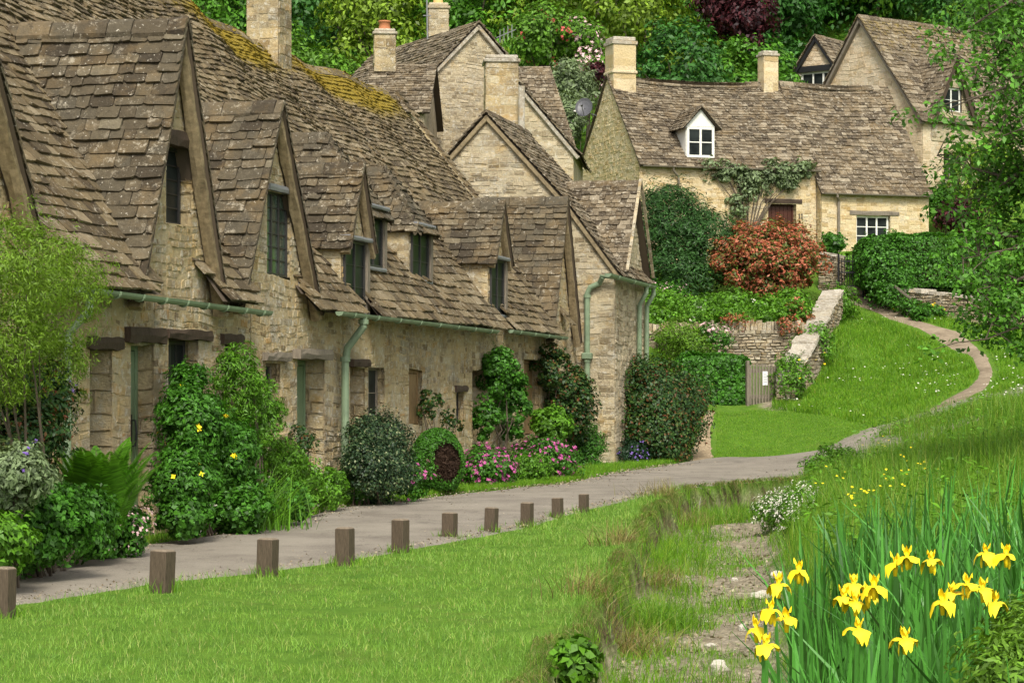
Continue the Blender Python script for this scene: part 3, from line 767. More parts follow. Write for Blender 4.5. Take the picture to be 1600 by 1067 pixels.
px_strip('gravel_path', [(1062, 735, 44.5), (1075, 705, 46.5), (1090, 670, 49.5), (1104, 640, 53.5)], [(1135, 722, 46.6), (1118, 705, 48), (1114, 670, 50.5), (1120, 645, 53)], M['gravel'], lift=.012, jag=.2, n=5)
# ---------------------------------------------------------------- the row of weavers' cottages
T = A(.22456, .97446, 0); NO = A(.97446, -.22456, 0); RO = A(-3.67, 23.6, 0)
def W(s, o, z): return RO + T*s + NO*o + Z*z
def us(u, o=0.0):                       # photo column on the plane o in front of the facade -> distance along the row
    k = (u-800)/F; b = RO + NO*o
    return (b[1]*k - b[0]) / (T[0] - T[1]*k)
def uvz(u, v, o=0.0):
    s = us(u, o); return s, EYE + (HOR-v)/F*(RO[1] + T[1]*s + NO[1]*o)
EAVE, PITCH, EO = 2.45, 1.32, .28
def zmain(o): return EAVE + (EO-o)*PITCH
def omain(z): return EO - (z-EAVE)/PITCH
OR = -3.2                                # ridge line of the long roof
def rect(u0, u1, v0, v1, o=0.0):         # opening in the facade from photo pixels
    s0, s1 = us(u0, o), us(u1, o); sm = (s0+s1)/2; Y = RO[1] + T[1]*sm
    return (s0, s1, EYE + (HOR-v1)/F*Y, EYE + (HOR-v0)/F*Y)

def sag(s): return -.20*math.exp(-((s-14.5)/2.6)**2) + .06*math.sin(s*.9) + .05*math.sin(s*2.3+1) - .10*math.exp(-((s-10.5)/.8)**2)
def main_roof(parent, s0, s1, skips=(), back=True):
    mb = MB(); L = s1-s0
    e0, e1, r0, r1 = W(s0, EO, EAVE), W(s1, EO, EAVE), W(s0, OR, zmain(OR)), W(s1, OR, zmain(OR))
    bl = np.linalg.norm(r0-e0)
    def warp(a, b): t = b/bl; return sag(s0+a)*t*.8 + .035*math.sin((s0+a)*1.3 + b*1.1)*math.sin(b*.9)
    def moss(a, t):
        s = s0+a; top = float(sstep(.72, 1.02, t))
        w = 1.0*math.exp(-((s-10.6)/1.9)**2) + 1.0*math.exp(-((s-17)/2.8)**2) + .35
        return min(1.0, top*w*.85 + .18*float(sstep(.35, .8, t))*fbm(np.array(s*.8), np.array(t*4)) )
    def skip(a, b):
        s = s0+a; z = EAVE + (zmain(OR)-EAVE)*b/bl; o = EO + (OR-EO)*b/bl
        return any(c-hw*(1-(max(z, zE)-zE)/(zA-zE)*.98)+.22 < s < c+hw*(1-(max(z, zE)-zE)/(zA-zE)*.98)-.22 and z < zA and (o < oF-.12 or oF == 0) for (c, hw, zE, zA, oF) in skips)
    tile_slope(mb, e0, e1, r0, r1, g0=.165, g1=.078, wr=(1.1, 2.5), th=.027, warp=warp, moss=moss, skip=skip)
    if back:
        e0b, e1b = W(s1, 2*OR-EO, EAVE), W(s0, 2*OR-EO, EAVE)
        mb.add([e0b, e1b, r0-Z*.42, r1-Z*.42], [(0, 1, 2, 3)], 1)
    d = T
    nrm = unit(np.cross(T, r0-e0)); ridge_caps(mb, r0+Z*.03, r1+Z*.03, att=.45, half=.14, warp=lambda q: nrm*warp(q, bl))
    return mb.build('roof', [M['tile_main'], M['under']], parent)

def dormer(parent, c, hw, zE, zA, oF=0.0, ov=.2, hip=None, wall=True, holes=(), cheeks=True, g=(.17, .12), hwr=None, barge=True, label=None, zb=None, rend=False, eo=.08, bw=.13, flare=.0):
    """a gabled or hipped dormer whose ridge runs back into the long roof; its own roof, boards and window are children"""
    hwr = hwr or hw; zb = EAVE if zb is None else zb
    mb = MB(); O = W(c, oF, 0)
    k = .05                                                  # wall top lies below the tiles
    gm = (zA-zE)/hw
    if wall and not hip:
        stone_wall(mb, O, T, [(-hw, zb), (hwr, zb), (hwr, zE-k), (0, zA-k*2), (-hw, zE-k)], holes, ch=(.055, .11), sl=(.09, .28))
        if holes: reveals(mb, O, T, holes, .16)
    elif wall:
        stone_wall(mb, O, T, [(-hw, zb), (hwr, zb), (hwr, zE-.01), (-hw, zE-.01)], holes, ch=(.09, .14), sl=(.16, .3))
        if holes: reveals(mb, O, T, holes, .10)
    if cheeks:
        ob_ = omain(zE)                                       # cheek walls from the front plane back into the long roof
        stone_wall(mb, W(c-hw, ob_-.05, 0), NO, [(0, zE-.02), (oF-ob_+.05, zmain(oF)-.1), (oF-ob_+.05, zE-.02)], (), ch=(.09, .15), sl=(.2, .4), ms=0)
        stone_wall(mb, W(c+hwr, oF, 0), -NO, [(0, zmain(oF)-.1), (oF-ob_+.05, zE-.02), (0, zE-.02)], (), ch=(.09, .15), sl=(.2, .4))
    root = mb.build('dormer', [M['stone'], M['mortar']], parent)
    if label: root['label'] = label
    rf = MB()
    zEe = zE - eo*gm                                          # eave overhang to the sides
    ofr = oF+ov; oh = ofr if hip is None else hip
    oE = min(omain(zEe)-.06, ofr-.12); oA = omain(zA)-.06
    wob = lambda a, b: .014*math.sin(a*3+c) * math.sin(b*2.2)
    tile_slope(rf, W(c-hw-eo, oE, zEe), W(c-hw-eo, ofr, zEe), W(c, oA, zA), W(c, oh, zA), g0=g[0], g1=g[1], wr=(1.0, 2.5), th=.027, warp=wob)
    tile_slope(rf, W(c+hwr+eo, ofr, zEe), W(c+hwr+eo, oE, zEe), W(c, oh, zA), W(c, oA, zA), g0=g[0], g1=g[1], wr=(1.1, 2.4), th=.024)
    if hip is not None:
        tile_slope(rf, W(c-hw-eo, ofr, zEe), W(c+hwr+eo, ofr, zEe), W(c-.01, oh, zA), W(c+.01, oh, zA), g0=g[0], g1=g[1], th=.022)
        for sgn in (-1, 1): ridge_caps(rf, W(c+sgn*((hw if sgn < 0 else hwr)+eo), ofr, zEe+.02), W(c, oh, zA+.02), half=.07, drop=.05, ln=.25, att=.1)
    ridge_caps(rf, W(c, oA, zA+.03), W(c, oh+.01, zA+.03), half=.13, drop=.15, ln=.36, th=.045)
    rf.build('dormer_roof', [M['tile'], M['under']], root)
    if barge and hip is None:
        for sgn in (-1, 1):
            H = hw if sgn < 0 else hwr
            b = MB(); e = W(c+sgn*(H+eo+.02), ofr-.035, zEe-.05); a = W(c, ofr-.035, zA-.03)
            d = unit(a-e); pn = unit(np.cross(d, NO))
            if pn[2] > 0: pn = -pn
            rough_board(b, e, a, -NO, ov*.62, pn, bw*.5)
            b.build('bargeboard', [M['wood_barge']], root)
    return root

def hole_fill(parent, hl, kind, depth, lint=None, **kw):
    """window or door set back in the opening, with its lintel as a child"""
    s0, s1, z0, z1 = hl; O = W(s0+.004, -depth, z0)
    if kind == 'window': ob = make_window(parent, O, T, s1-s0-.008, z1-z0-.004, **kw)
    else: ob = make_door(parent, O, T, s1-s0-.008, z1-z0-.004, **kw)
    if lint:
        l0, l1, zz, hh, dd, mt = lint
        beam(ob, W(l0, -.10, zz), T, l1-l0, hh, dd+.10, mt)
    return ob
def lint_px(u0, u1, v0, v1, dd=.05, mt='wood_dark'):
    s0, s1, z0, z1 = rect(u0, u1, v0, v1); return (s0, s1, z0, z1-z0, dd, mt)

def facade(parent, s0, s1, holes, depths, ztop=EAVE, zbot=-.25):
    mb = MB()
    stone_wall(mb, RO, T, [(s0, zbot), (s1, zbot), (s1, ztop), (s0, ztop)], holes, ch=(.055, .125), sl=(.09, .36), relief=.013, gap=.009)
    for h_, d_ in zip(holes, depths): reveals(mb, RO, T, [h_], d_)
    for o_, w_, a_ in ((W(s1, 0, 0), -NO, 0), (W(s0, 2*OR, 0), NO, 0)):       # plain end walls and the back
        mb.add([o_+Z*zbot, o_+w_*6.4+Z*zbot, o_+w_*6.4+Z*EAVE, o_+w_*3.2+Z*6.8, o_+Z*EAVE], [(0, 1, 2, 3, 4)], 1)
    mb.add([W(s1, 2*OR, zbot), W(s0, 2*OR, zbot), W(s0, 2*OR, EAVE), W(s1, 2*OR, EAVE)], [(0, 1, 2, 3)], 1)
    return mb.build('wall', [M['stone'], M['mortar']], parent)

GRP = 'cottages of the old stone row'
D0 = (-4.75, 1.75, 2.5, 5.35, 0.0); D1 = (.45, 1.15, 2.55, 5.32, 0.0); D2 = (3.62, 1.3, 2.55, 4.83, 0.0)
D3 = (7.0, .52, 3.45, 4.42, 0.0); D3b = (8.62, .5, 4.0, 5.02, -.22); D4 = (11.2, .55, 3.92, 4.81, -.25); D5 = (15.15, .55, 3.66, 4.56, 0.0); D6 = (20.2, 1.22, 2.5, 5.03, 0.0)

# --- first cottage: two steep gables, green door
C1 = tag(empty('stone_cottage', W(-1, 0, 0)), 'nearest cottage of the row with green plank door and dark timber lintels', 'cottage', GRP)
hA, hB, hC, hD = rect(139, 174, 546, 812), rect(203, 239, 537, 828), rect(262, 309, 531, 690), rect(350, 371, 537, 660)
facade(C1, -8.0, 2.93, [hA, hB, hC, hD], [.34, .30, .18, .16])
main_roof(C1, -8.0, 3.0, [D0, D1, D2])
hole_fill(C1, hA, 'door', .33, lint_px(133, 187, 527, 546), handle=False)
hole_fill(C1, hB, 'door', .16, lint_px(193, 251, 512, 536, .07))
hole_fill(C1, hC, 'window', .14, lint_px(257, 326, 515, 531), cols=2, rows=4, casements=2)
hole_fill(C1, hD, 'window', .12, lint_px(343, 376, 522, 537), cols=2, rows=3)
d = dormer(C1, D0[0], D0[1], D0[2], D0[3], cheeks=False, ov=.24, bw=.17)
h = rect(258, 299, 228, 352); c0 = D1[0]; h1_ = (h[0]-c0, h[1]-c0, h[2], h[3])
d = dormer(C1, *D1[:4], holes=[h1_], cheeks=False, ov=.20, bw=.17, g=(.165, .115))
w = make_window(d, W(h[0], -.12, h[2]), T, h[1]-h[0], h[3]-h[2], cols=2, rows=5, casements=1, split=False)
q = lint_px(255, 302, 206, 229); beam(d, W(q[0], -.12, q[2]), T, q[1]-q[0], q[3], .17, 'wood_dark')
gutter(C1, W(us(120, .36), .36, 2.42), W(us(420, .36), .36, 2.36), brackets=9)
s_ = us(103, .12); pipe(C1, [W(s_, .36, 2.36), W(s_, .34, 2.2), W(s_, .14, 2.0), W(s_, .12, .1)], collars=[W(s_, .12, 1.6)])

# --- second cottage: one gable with a leaded window
C2 = tag(empty('stone_cottage', W(4.7, 0, 0)), 'cottage with one steep gable, leaded window and ragged stone lintels', 'cottage', GRP)
hE, hF = rect(414, 437, 566, 672), rect(463, 506, 562, 752)
facade(C2, 2.95, 6.5, [hE, hF], [.14, .30])
main_roof(C2, 3.02, 6.5, [D2, D3])
hole_fill(C2, hE, 'window', .10, lint_px(408, 446, 551, 564, .08, 'wood_grey'), cols=2, rows=4, fr='wood_grey')
hole_fill(C2, hF, 'door', .24, lint_px(455, 506, 546, 561, .12, 'wood_grey'), handle=False)
q = rect(420, 452, 676, 686); beam(C2, W(q[0], -.02, q[2]), T, q[1]-q[0], .07, .12, 'stone', name='sill')
h = rect(416, 453, 300, 432); c0 = D2[0]
d = dormer(C2, *D2[:4], holes=[(h[0]-c0, h[1]-c0, h[2], h[3])], cheeks=False, ov=.18, bw=.15, hwr=1.45)
make_window(d, W(h[0], -.03, h[2]), T, h[1]-h[0], h[3]-h[2], cols=1, rows=6, casements=3, gl='glass_green', fw=.04, split=False)
q = rect(413, 460, 292, 302); beam(d, W(q[0], -.04, q[2]), T, q[1]-q[0], q[3]-q[2], .11, 'lead', jag=.004)
# --- third cottage: four small dormers
C3 = tag(empty('stone_cottage', W(10.8, 0, 0)), 'long low cottage with four small dormers in its mossy roof', 'cottage', GRP)
hG, hH, hI, hJ, hK = rect(546, 569, 573, 690), rect(574, 600, 573, 690), rect(638, 659, 576, 664), rect(712, 724, 612, 662), rect(737, 757, 578, 715)
facade(C3, 6.52, 15.1, [hG, hH, hI, hJ, hK], [.3, .12, .07, .10, .3])
main_roof(C3, 6.52, 15.1, [D3, D3b, D4, D5])
hole_fill(C3, hG, 'door', .22, lint_px(544, 571, 561, 573, .08), mat='wood_dark', handle=False)
hole_fill(C3, hH, 'window', .09, None, cols=2, rows=3, fr='wood_grey')
hole_fill(C3, hI, 'door', .05, None, mat='wood_tan', handle=False, boards=4)
hole_fill(C3, hJ, 'window', .08, lint_px(709, 727, 603, 612), cols=1, rows=2, fw=.03)
hole_fill(C3, hK, 'door', .26, None, mat='wood_dark', handle=False)
def small_window(d, c, oF, w, z0, z1, post=True, lead=True):
    make_window(d, W(c-w/2, oF+.05, z0), T, w, z1-z0, cols=1, rows=3, casements=2, fr='frame_dark', fw=.035, bars=.012, split=False)
    beam(d, W(c+w/2+.01, oF+.0, z0-.02), T, .12, z1-z0+.04, .075, 'wood_grey', jag=.004, name='post')
    if lead: beam(d, W(c-w/2-.06, oF+.0, z1+.005), T, w+.14, .055, .13, 'lead', jag=.003)
    beam(d, W(c-w/2-.05, oF-.0, z0-.05), T, w+.1, .05, .09, 'lead', jag=.003, name='sill')
d = dormer(C3, *D3[:4], ov=.16, g=(.13, .10), label='plain gabled dormer with a grey post, nearest of the four'); small_window(d, D3[0]-.05, 0, .9, 2.5, 3.42)
d = dormer(C3, D3b[0], D3b[1], D3b[2], D3b[3], oF=D3b[4], ov=.14, hip=-.88, zb=3.0, g=(.13, .10), barge=False, label='narrow hipped dormer half hidden behind its neighbour'); small_window(d, D3b[0]-.05, D3b[4], .84, 3.16, 3.96)
d = dormer(C3, D4[0], D4[1], D4[2], D4[3], oF=D4[4], ov=.16, hip=-.80, zb=3.0, g=(.13, .10), barge=False, label='hipped dormer alone in the middle of the slope'); small_window(d, D4[0]-.05, D4[4], .94, 3.1, 3.88)
d = dormer(C3, *D5[:4], ov=.16, g=(.135, .10), label='gabled dormer with yellowish stone cheeks at the far end'); small_window(d, D5[0]-.05, 0, .92, 2.7, 3.6)
gutter(C3, W(us(530, .36), .36, 2.44), W(us(776, .36), .36, 2.40), brackets=8)
s_ = us(540, .12); pipe(C3, [W(s_, .36, 2.42), W(s_, .36, 2.28), W(s_-.02, .15, 2.0), W(s_-.02, .12, 1.8), W(s_-.02, .12, .0)], r=.05, collars=[W(s_-.02, .12, 1.86), W(s_, .36, 2.34)])
chimney(C3, W(13.08, -3.26, 0)[:2], -T, .62, .53, 6.3, 9.3, mats=('stone', 'mortar'), ch=(.1, .17), sl=(.16, .34))
# --- fourth cottage: broad gable at the end of the long roof
C4 = tag(empty('stone_cottage', W(18, 0, 0)), 'cottage with a single broad gable where the mossy long roof ends', 'cottage', GRP)
hL = rect(818, 842, 562, 680); hM = rect(870, 884, 545, 600)
facade(C4, 15.12, 21.9, [hL], [.16])
main_roof(C4, 15.12, 20.45, [D5, D6])
hole_fill(C4, hL, 'door', .12, lint_px(815, 845, 553, 562, .04, 'stone'), mat='wood_tan', handle=False)
d = dormer(C4, *D6[:4], cheeks=False, ov=.2, bw=.14, g=(.16, .115))
gutter(C4, W(us(798, .36), .36, 2.43), W(us(884, .36), .36, 2.40), brackets=4)
mb = MB()                                # verge of the long roof
tile_slope(mb, W(20.3, .2, EAVE+.22), W(20.62, .2, EAVE+.22), W(20.3, OR, zmain(OR)+.06), W(20.62, OR, zmain(OR)+.06), g0=.22, g1=.16, wr=(2, 3), th=.03, warp=None, under=False)
mb.build('verge', [M['tile_main'], M['under']], C4)

# --- end house of the row: gable towards the lane, higher eaves, cross gable
C5 = tag(empty('stone_house', W(23.6, 0, 0)), 'taller end house with cream rubble gable, square chimney and green corner pipes', 'house', GRP)
SG, SE = 22.0, 25.4; OA, ZA_ = -1.8, 6.9
mb = MB()
stone_wall(mb, W(SG, -6, 0), NO, [(1.4, -.2), (6.75, -.2), (6.75, 3.85), (6-.15, 5.0), (6+OA, ZA_-.08), (1.4, 4.0)], (), ch=(.06, .13), sl=(.10, .32), relief=.02)
hz = rect(968, 976, 440, 505, .75)
stone_wall(mb, W(SG, .75, 0), T, [(0, -.2), (SE-SG, -.2), (SE-SG, 3.85), (0, 3.85)], (), ch=(.07, .14), sl=(.12, .38), relief=.02)
stone_wall(mb, W(SG+.35, .753, 0), T, [(.05, 3.85), (2.75, 3.85), (1.4, 5.5)], (), ch=(.09, .14), sl=(.18, .4))
mb.add([W(SE, .75, -.2), W(SE, -6, -.2), W(SE, -6, 4), W(SE, OA, ZA_), W(SE, .75, 3.85)], [(0, 1, 2, 3, 4)], 1)
mb.build('wall', [M['stone_grey'], M['mortar_grey']], C5)
rf = MB()
G_ = SG-.12
tile_slope(rf, W(G_, .92, 3.64), W(SE, .92, 3.64), W(G_, -.13, 5.06), W(SE, -.13, 5.06), g0=.14, g1=.12)
tile_slope(rf, W(G_, -.17, 5.12), W(SE, -.17, 5.12), W(G_, OA, ZA_), W(SE, OA, ZA_), g0=.14, g1=.12)
tile_slope(rf, W(SE, -4.8, 3.75), W(G_, -4.8, 3.75), W(SE, OA, ZA_), W(G_, OA, ZA_), g0=.14, g1=.12)
ridge_caps(rf, W(G_, OA, ZA_+.03), W(SE, OA, ZA_+.03))
rf.build('roof', [M['tile_far'], M['under']], C5)
b = MB()
for (o0, z0, o1, z1) in ((.9, 3.60, -.12, 4.98), (-.17, 5.05, OA, ZA_-.06), (-4.75, 3.72, OA, ZA_-.06)):
    p, q = W(G_+.02, o0, z0), W(G_+.02, o1, z1); dd = unit(q-p); pn = unit(np.cross(dd, T)); pn = -pn if pn[2] > 0 else pn
    plank(b, p, q, T, .10, pn, .09)
b.build('bargeboard', [M['wood_barge']], C5)
# cross gable over the corner
cg = MB(); cS, cH, cE, cA = 23.75, 1.42, 3.85, 5.62
tile_slope(cg, W(cS-cH-.1, -1.2, cE-.12), W(cS-cH-.1, .98, cE-.12), W(cS, -1.6, cA), W(cS, .98, cA), g0=.13, g1=.11)
tile_slope(cg, W(cS+cH+.1, .9, cE-.12), W(cS+cH+.1, -1.2, cE-.12), W(cS, .9, cA), W(cS, -1.6, cA), g0=.13, g1=.11)
ridge_caps(cg, W(cS, -1.6, cA+.03), W(cS, .98, cA+.03), half=.13)
for e_ in (-1, 1):                        # pale bedded verge
    p, q = W(cS+e_*(cH+.12), .9, cE-.1), W(cS, .9, cA+.05)
    for i in range(14):
        a_ = p+(q-p)*(i/14); b_ = p+(q-p)*((i+.92)/14); cg.box(a_+NO*.03, b_-a_, NO*.06, Z*.03, 2)
cg.build('cross_gable_roof', [M['tile_far'], M['under'], M['stone_grey']], C5)
gutter(C5, W(us(940, .86), .98, 3.60), W(SE-.2, .98, 3.58), r=.07, brackets=3)
gutter(C5, W(SG-.2, .50, 3.66), W(SG-.2, 1.0, 3.60), r=.06)
so_ = SG-.09; oo = .22
pipe(C5, [W(SG-.2, .55, 3.62), W(so_, .46, 3.5), W(so_, oo+.06, 3.42), W(so_, oo, 3.3), W(so_, oo, 2.2), W(so_, oo, .1)], r=.055, collars=[W(so_, oo, 3.25), W(so_, oo, 2.0)])
q = MB(); q.box(W(so_-.1, oo-.1, 2.02), T*.2, NO*.2, Z*.13, 0, .02); q.build('hopper_head', [M['green']], C5)
for (s1_, zb_) in ((24.3, 1.5), (25.2, 1.5)):
    pipe(C5, [W(s1_, .98, 3.56), W(s1_, .98, 3.4), W(s1_, .84, 3.15), W(s1_, .83, 0)], r=.05)
cY = 48.6
chimney(C5, P(783, 100, cY)[:2]+A(0, .1), A(1, .06, 0), .68, .62, 5.8, P(783, 100, cY)[2], mats=('stone', 'mortar'), ch=(.14, .24), sl=(.25, .5), cap=.14)
pipe(C5, [P(815, 215, 48.2), P(815, 135, 48.2)], r=.07, name='flue_pipe', mat='cope')
# ---------------------------------------------------------------- houses behind and on the slope
def house(name, label, group, K, g, r, wid, ln, zg, zE, zA, mats, tile='tile_far', holes_g=(), holes_s=(), ov=.14, ch=(.1, .18), sl=(.2, .5), g0=.17, g1=.12, barge='cope', apex=.5, sag_=.0, side_holes_depth=.15, moss=None):
    """gabled house: K is the gable's foot nearest its long side; g runs along the gable, r along the ridge, away from the gable.
    The long side starting at K (outward normal -g) and the gable (outward normal -r) are the faces in view."""
    K = A(K[0], K[1], 0); g = unit(g); r = unit(r); Hn = A(K[0], K[1], zg)
    root = tag(empty(name, Hn), label, 'house' if 'house' in name else 'cottage', group)
    flip = np.cross(g, Z) @ (-r) < 0                       # gable seen from outside: is g left->right?
    mb = MB(); am = wid*apex
    gp = [(0, zg), (wid, zg), (wid, zE), (am, zA-.1), (0, zE)]
    if not flip: stone_wall(mb, K, g, gp, holes_g, ch=ch, sl=sl); reveals(mb, K, g, holes_g, .12)
    else:
        gp = [(0, zg), (wid, zg), (wid, zE), (wid-am, zA-.1), (0, zE)]
        stone_wall(mb, K+g*wid, -g, gp, holes_g, ch=ch, sl=sl); reveals(mb, K+g*wid, -g, holes_g, .12)
    if not flip: sO, sx = K+r*ln, -r
    else: sO, sx = K, r
    stone_wall(mb, sO, sx, [(0, zg), (ln, zg), (ln, zE), (0, zE)], holes_s, ch=ch, sl=sl); reveals(mb, sO, sx, holes_s, side_holes_depth)
    B = K+g*wid
    mb.add([B+Z*zg, B+r*ln+Z*zg, B+r*ln+Z*zE, B+Z*zE], [(0, 1, 2, 3)], 1)
    E = K+r*ln
    mb.add([E+Z*zg, E+g*wid+Z*zg, E+g*wid+Z*zE, E+g*am+Z*(zA-.1), E+Z*zE], [(0, 1, 2, 3, 4)], 1)
    mb.build('wall', [M[mats[0]], M[mats[1]]], root)
    rf = MB(); f0, f1 = -r*ov, r*(ln+ov)
    pit = (zA-zE)/am; eo = .16
    e_in = K - g*eo + Z*(zE-eo*pit*.8); rr = K + g*am + Z*zA
    wp = (lambda a, b: -sag_*math.sin(max(0, min(1, a/ln))*math.pi)*b*.4 + .02*math.sin(a*1.5)*math.sin(b*1.3))
    def sl_(a, b, c, d_): tile_slope(rf, a, b, c, d_, g0=g0, g1=g1, th=.026, wr=(1., 2.2), warp=wp, moss=moss)
    pit2 = (zA-zE)/(wid-am); e_out = K + g*(wid+eo) + Z*(zE-eo*pit2*.8)
    if not flip: sl_(e_in+f1, e_in+f0, rr+f1, rr+f0); sl_(e_out+f0, e_out+f1, rr+f0, rr+f1)
    else: sl_(e_in+f0, e_in+f1, rr+f0, rr+f1); sl_(e_out+f1, e_out+f0, rr+f1, rr+f0)
    ridge_caps(rf, rr+f0+Z*.03, rr+f1+Z*.03, half=.13, ln=.45, warp=(lambda q: -sag_*math.sin(max(0, min(1, q/ln))*math.pi)*1.0) if sag_ else None)
    rf.build('roof', [M[tile], M['under']], root)
    if barge:
        for (e, nm) in ((e_in, 0), (e_out, 1)):
            b = MB(); p = e+f0*.85-Z*.05; q = rr+f0*.85-Z*.05; dd = unit(q-p); pn = unit(np.cross(dd, r)); pn = -pn if pn[2] > 0 else pn
            plank(b, p, q, r, ov*.8, pn, .10); b.build('bargeboard', [M[barge]], root)
    return root
BG = 'stone houses on the slope behind the row'
# big grey gable behind the row
Yg = 58.0; b7 = unit(A(-.45, .89, 0)); g7 = A(.89, .45, 0)
ap = P(745, 36, Yg); zE7 = P(745, 190, Yg)[2]; hw7 = 2.45
K7 = ap - g7*hw7
H7 = house('stone_house', 'house with broad grey rubble gable above the far end of the row', BG, K7, g7, b7, hw7*2, 6.5, 3.0, zE7, ap[2], ('stone_grey', 'mortar_grey'), ch=(.06, .12), sl=(.10, .30), tile='tile_far')
def chim_px(parent, u0, u1, v0, v1, Y, ax=A(1, .1, 0), dfrac=.9, vb=None, **kw):
    a, b = P(u0, v1, Y), P(u1, v0, Y); w = b[0]-a[0]; c = (a+b)/2 + A(0, w*dfrac/2, 0)
    return chimney(parent, c[:2], ax, w*.96, w*dfrac, a[2], b[2], **kw)
chim_px(H7, 668, 700, 14, 96, 60.6, mats=('stone_grey', 'mortar_grey'), pot=(.13, .55, 'buff'), base=.06, mid=P(0, 64, 60.6)[2], cap=.14)
mb = MB(); mb.tube([P(668, 62, 60.4), P(666, -60, 60.4)], .02); mb.tube([P(667, 25, 60.4)-A(.1, 0, 0), P(667, 25, 60.4)+A(.12, 0, 0)], .015); mb.build('mast', [M['lead']], H7)
mb = MB(); c_ = P(775, 60, 57.9); mb.tube([c_, c_+A(.5, -.1, .2)], .012); [mb.tube([c_+A(.1*i, -.02*i, .04*i)-A(0, .1, .18), c_+A(.1*i, -.02*i, .04*i)+A(0, .1, .18)], .008) for i in range(1, 5)]; mb.build('aerial', [M['lead']], H7)
# low house with an orange pot
a0 = P(590, 168, 54); zr = P(600, 106, 55.6)[2]
H8 = house('stone_cottage', 'low stone cottage with pale roof and orange chimney pot, left of the broad grey gable', BG, P(576, 200, 53.6), A(.05, 1, 0), A(1, -.05, 0), 3.6, 1.3, 3.0, P(600, 172, 53.6)[2], zr, ('stone_grey', 'mortar_grey'), g0=.13, g1=.11)
chim_px(H8, 583, 617, 54, 112, 55.0, mats=('stone', 'mortar'), pot=(.14, .22, 'terra'), cap=.12)
# house between: half gable with a cross roof
Yc = 54.0
gE = P(896, 232, Yc); gA = P(797, 112, Yc); hw9 = gE[0]-gA[0]
H9 = house('stone_house', 'pale stone house with a diagonal verge half hidden behind the square chimney', BG, A(gA[0]-hw9*.5, Yc, 0), A(1, .02, 0), A(.08, 1, 0), hw9*1.5, 4.5, 2.5, gE[2], gA[2], ('stone_grey', 'mortar_grey'), apex=.333, ch=(.07, .14), sl=(.12, .34))
xr = MB(); e0, e1, r0, r1 = P(790, 235, Yc+.6), P(900, 235, Yc+.6), P(790, 106, Yc+2.6), P(859, 105, Yc+2.6)
tile_slope(xr, e0, e1, r0, r1, g0=.14, g1=.11); ridge_caps(xr, r0, r1)
xr.add([e0+A(0, 4.2, 0), e1+A(0, 4.2, 0), r1, r0], [(0, 1, 2, 3)], 1)
xr.build('cross_gable_roof', [M['tile_far'], M['under']], H9)

# --- number 11 and its neighbour on the slope
r11 = unit(A(.952, .306, 0)); b11 = A(-r11[1], r11[0], 0)
K11 = P(1000, 252, 66); zE11 = K11[2]; zA11 = P(950, 118, 68.5)[2]
def px_on(u, v, off=0.0, K=K11):       # photo pixel on the front wall of number 11 -> (distance along it, height)
    k = (u-800)/F; q = K - b11*off; L = (q[1]*k - q[0])/(r11[0]-r11[1]*k); return L, EYE + (HOR-v)/F*(q[1]+r11[1]*L)
def rect11(u0, u1, v0, v1, off=0.0):
    a, za = px_on(u0, v1, off); b, zb = px_on(u1, v0, off); zm0 = px_on((u0+u1)/2, v1, off)[1]; zm1 = px_on((u0+u1)/2, v0, off)[1]; return (a, b, zm0, zm1)
L11 = px_on(1275, 253)[0]
hd = rect11(1200, 1244, 318, 415); zgr = px_on(1200, 432)[1]
hw_ = rect11(1052, 1080, 300, 345)
H11 = house('stone_cottage', 'honey stone cottage numbered 11 with white dormer and red-brown door', BG, K11, b11, r11, 5.3, L11, zgr-.6, zE11, zA11, ('stone_honey', 'mortar_honey'), holes_s=[hd], tile='tile_far', ch=(.07, .13), sl=(.12, .3), sag_=.12, barge=None, side_holes_depth=.2, g0=.15, g1=.11, ov=.06)
dr = make_door(H11, K11*A(1, 1, 0)+r11*(hd[0]+.01)+b11*.16+Z*hd[2], r11, hd[1]-hd[0]-.02, hd[3]-hd[2], mat='wood_red', handle=False, boards=6)
beam(dr, K11*A(1, 1, 0)+r11*(hd[0]-.12)+b11*.1+Z*hd[3], r11, hd[1]-hd[0]+.3, .13, .13, 'wood_dark', jag=.006)
nb = MB(); nr11 = -b11
for u in (1248.0, 1252.0):                 # house number 11
    a, z = px_on(u, 341); o_ = K11*A(1, 1, 0)+r11*a+Z*z-b11*.028
    nb.box(o_, r11*.022, Z*.13, -b11*.006); nb.box(o_+r11*-.02+Z*.1, r11*.02, Z*.02, -b11*.006); nb.box(o_+r11*-.018+Z*-.016, r11*.058, Z*.016, -b11*.006)
nb.build('house_number', [M['iron']], H11)
e_ = K11*A(1, 1, 0)-b11*.22+Z*(zE11-.13)
gutter(H11, e_+r11*.02, e_+r11*(L11+.05), r=.05, brackets=5, mat='wood_grey')
a, z = px_on(1048, 262); pipe(H11, [e_+r11*a, e_+r11*(a+.02)-Z*.12+b11*.05, e_+r11*(a+.2)-Z*.3+b11*.12, e_+r11*(a+.22)-Z*.5+b11*.12], r=.035, mat='wood_grey')
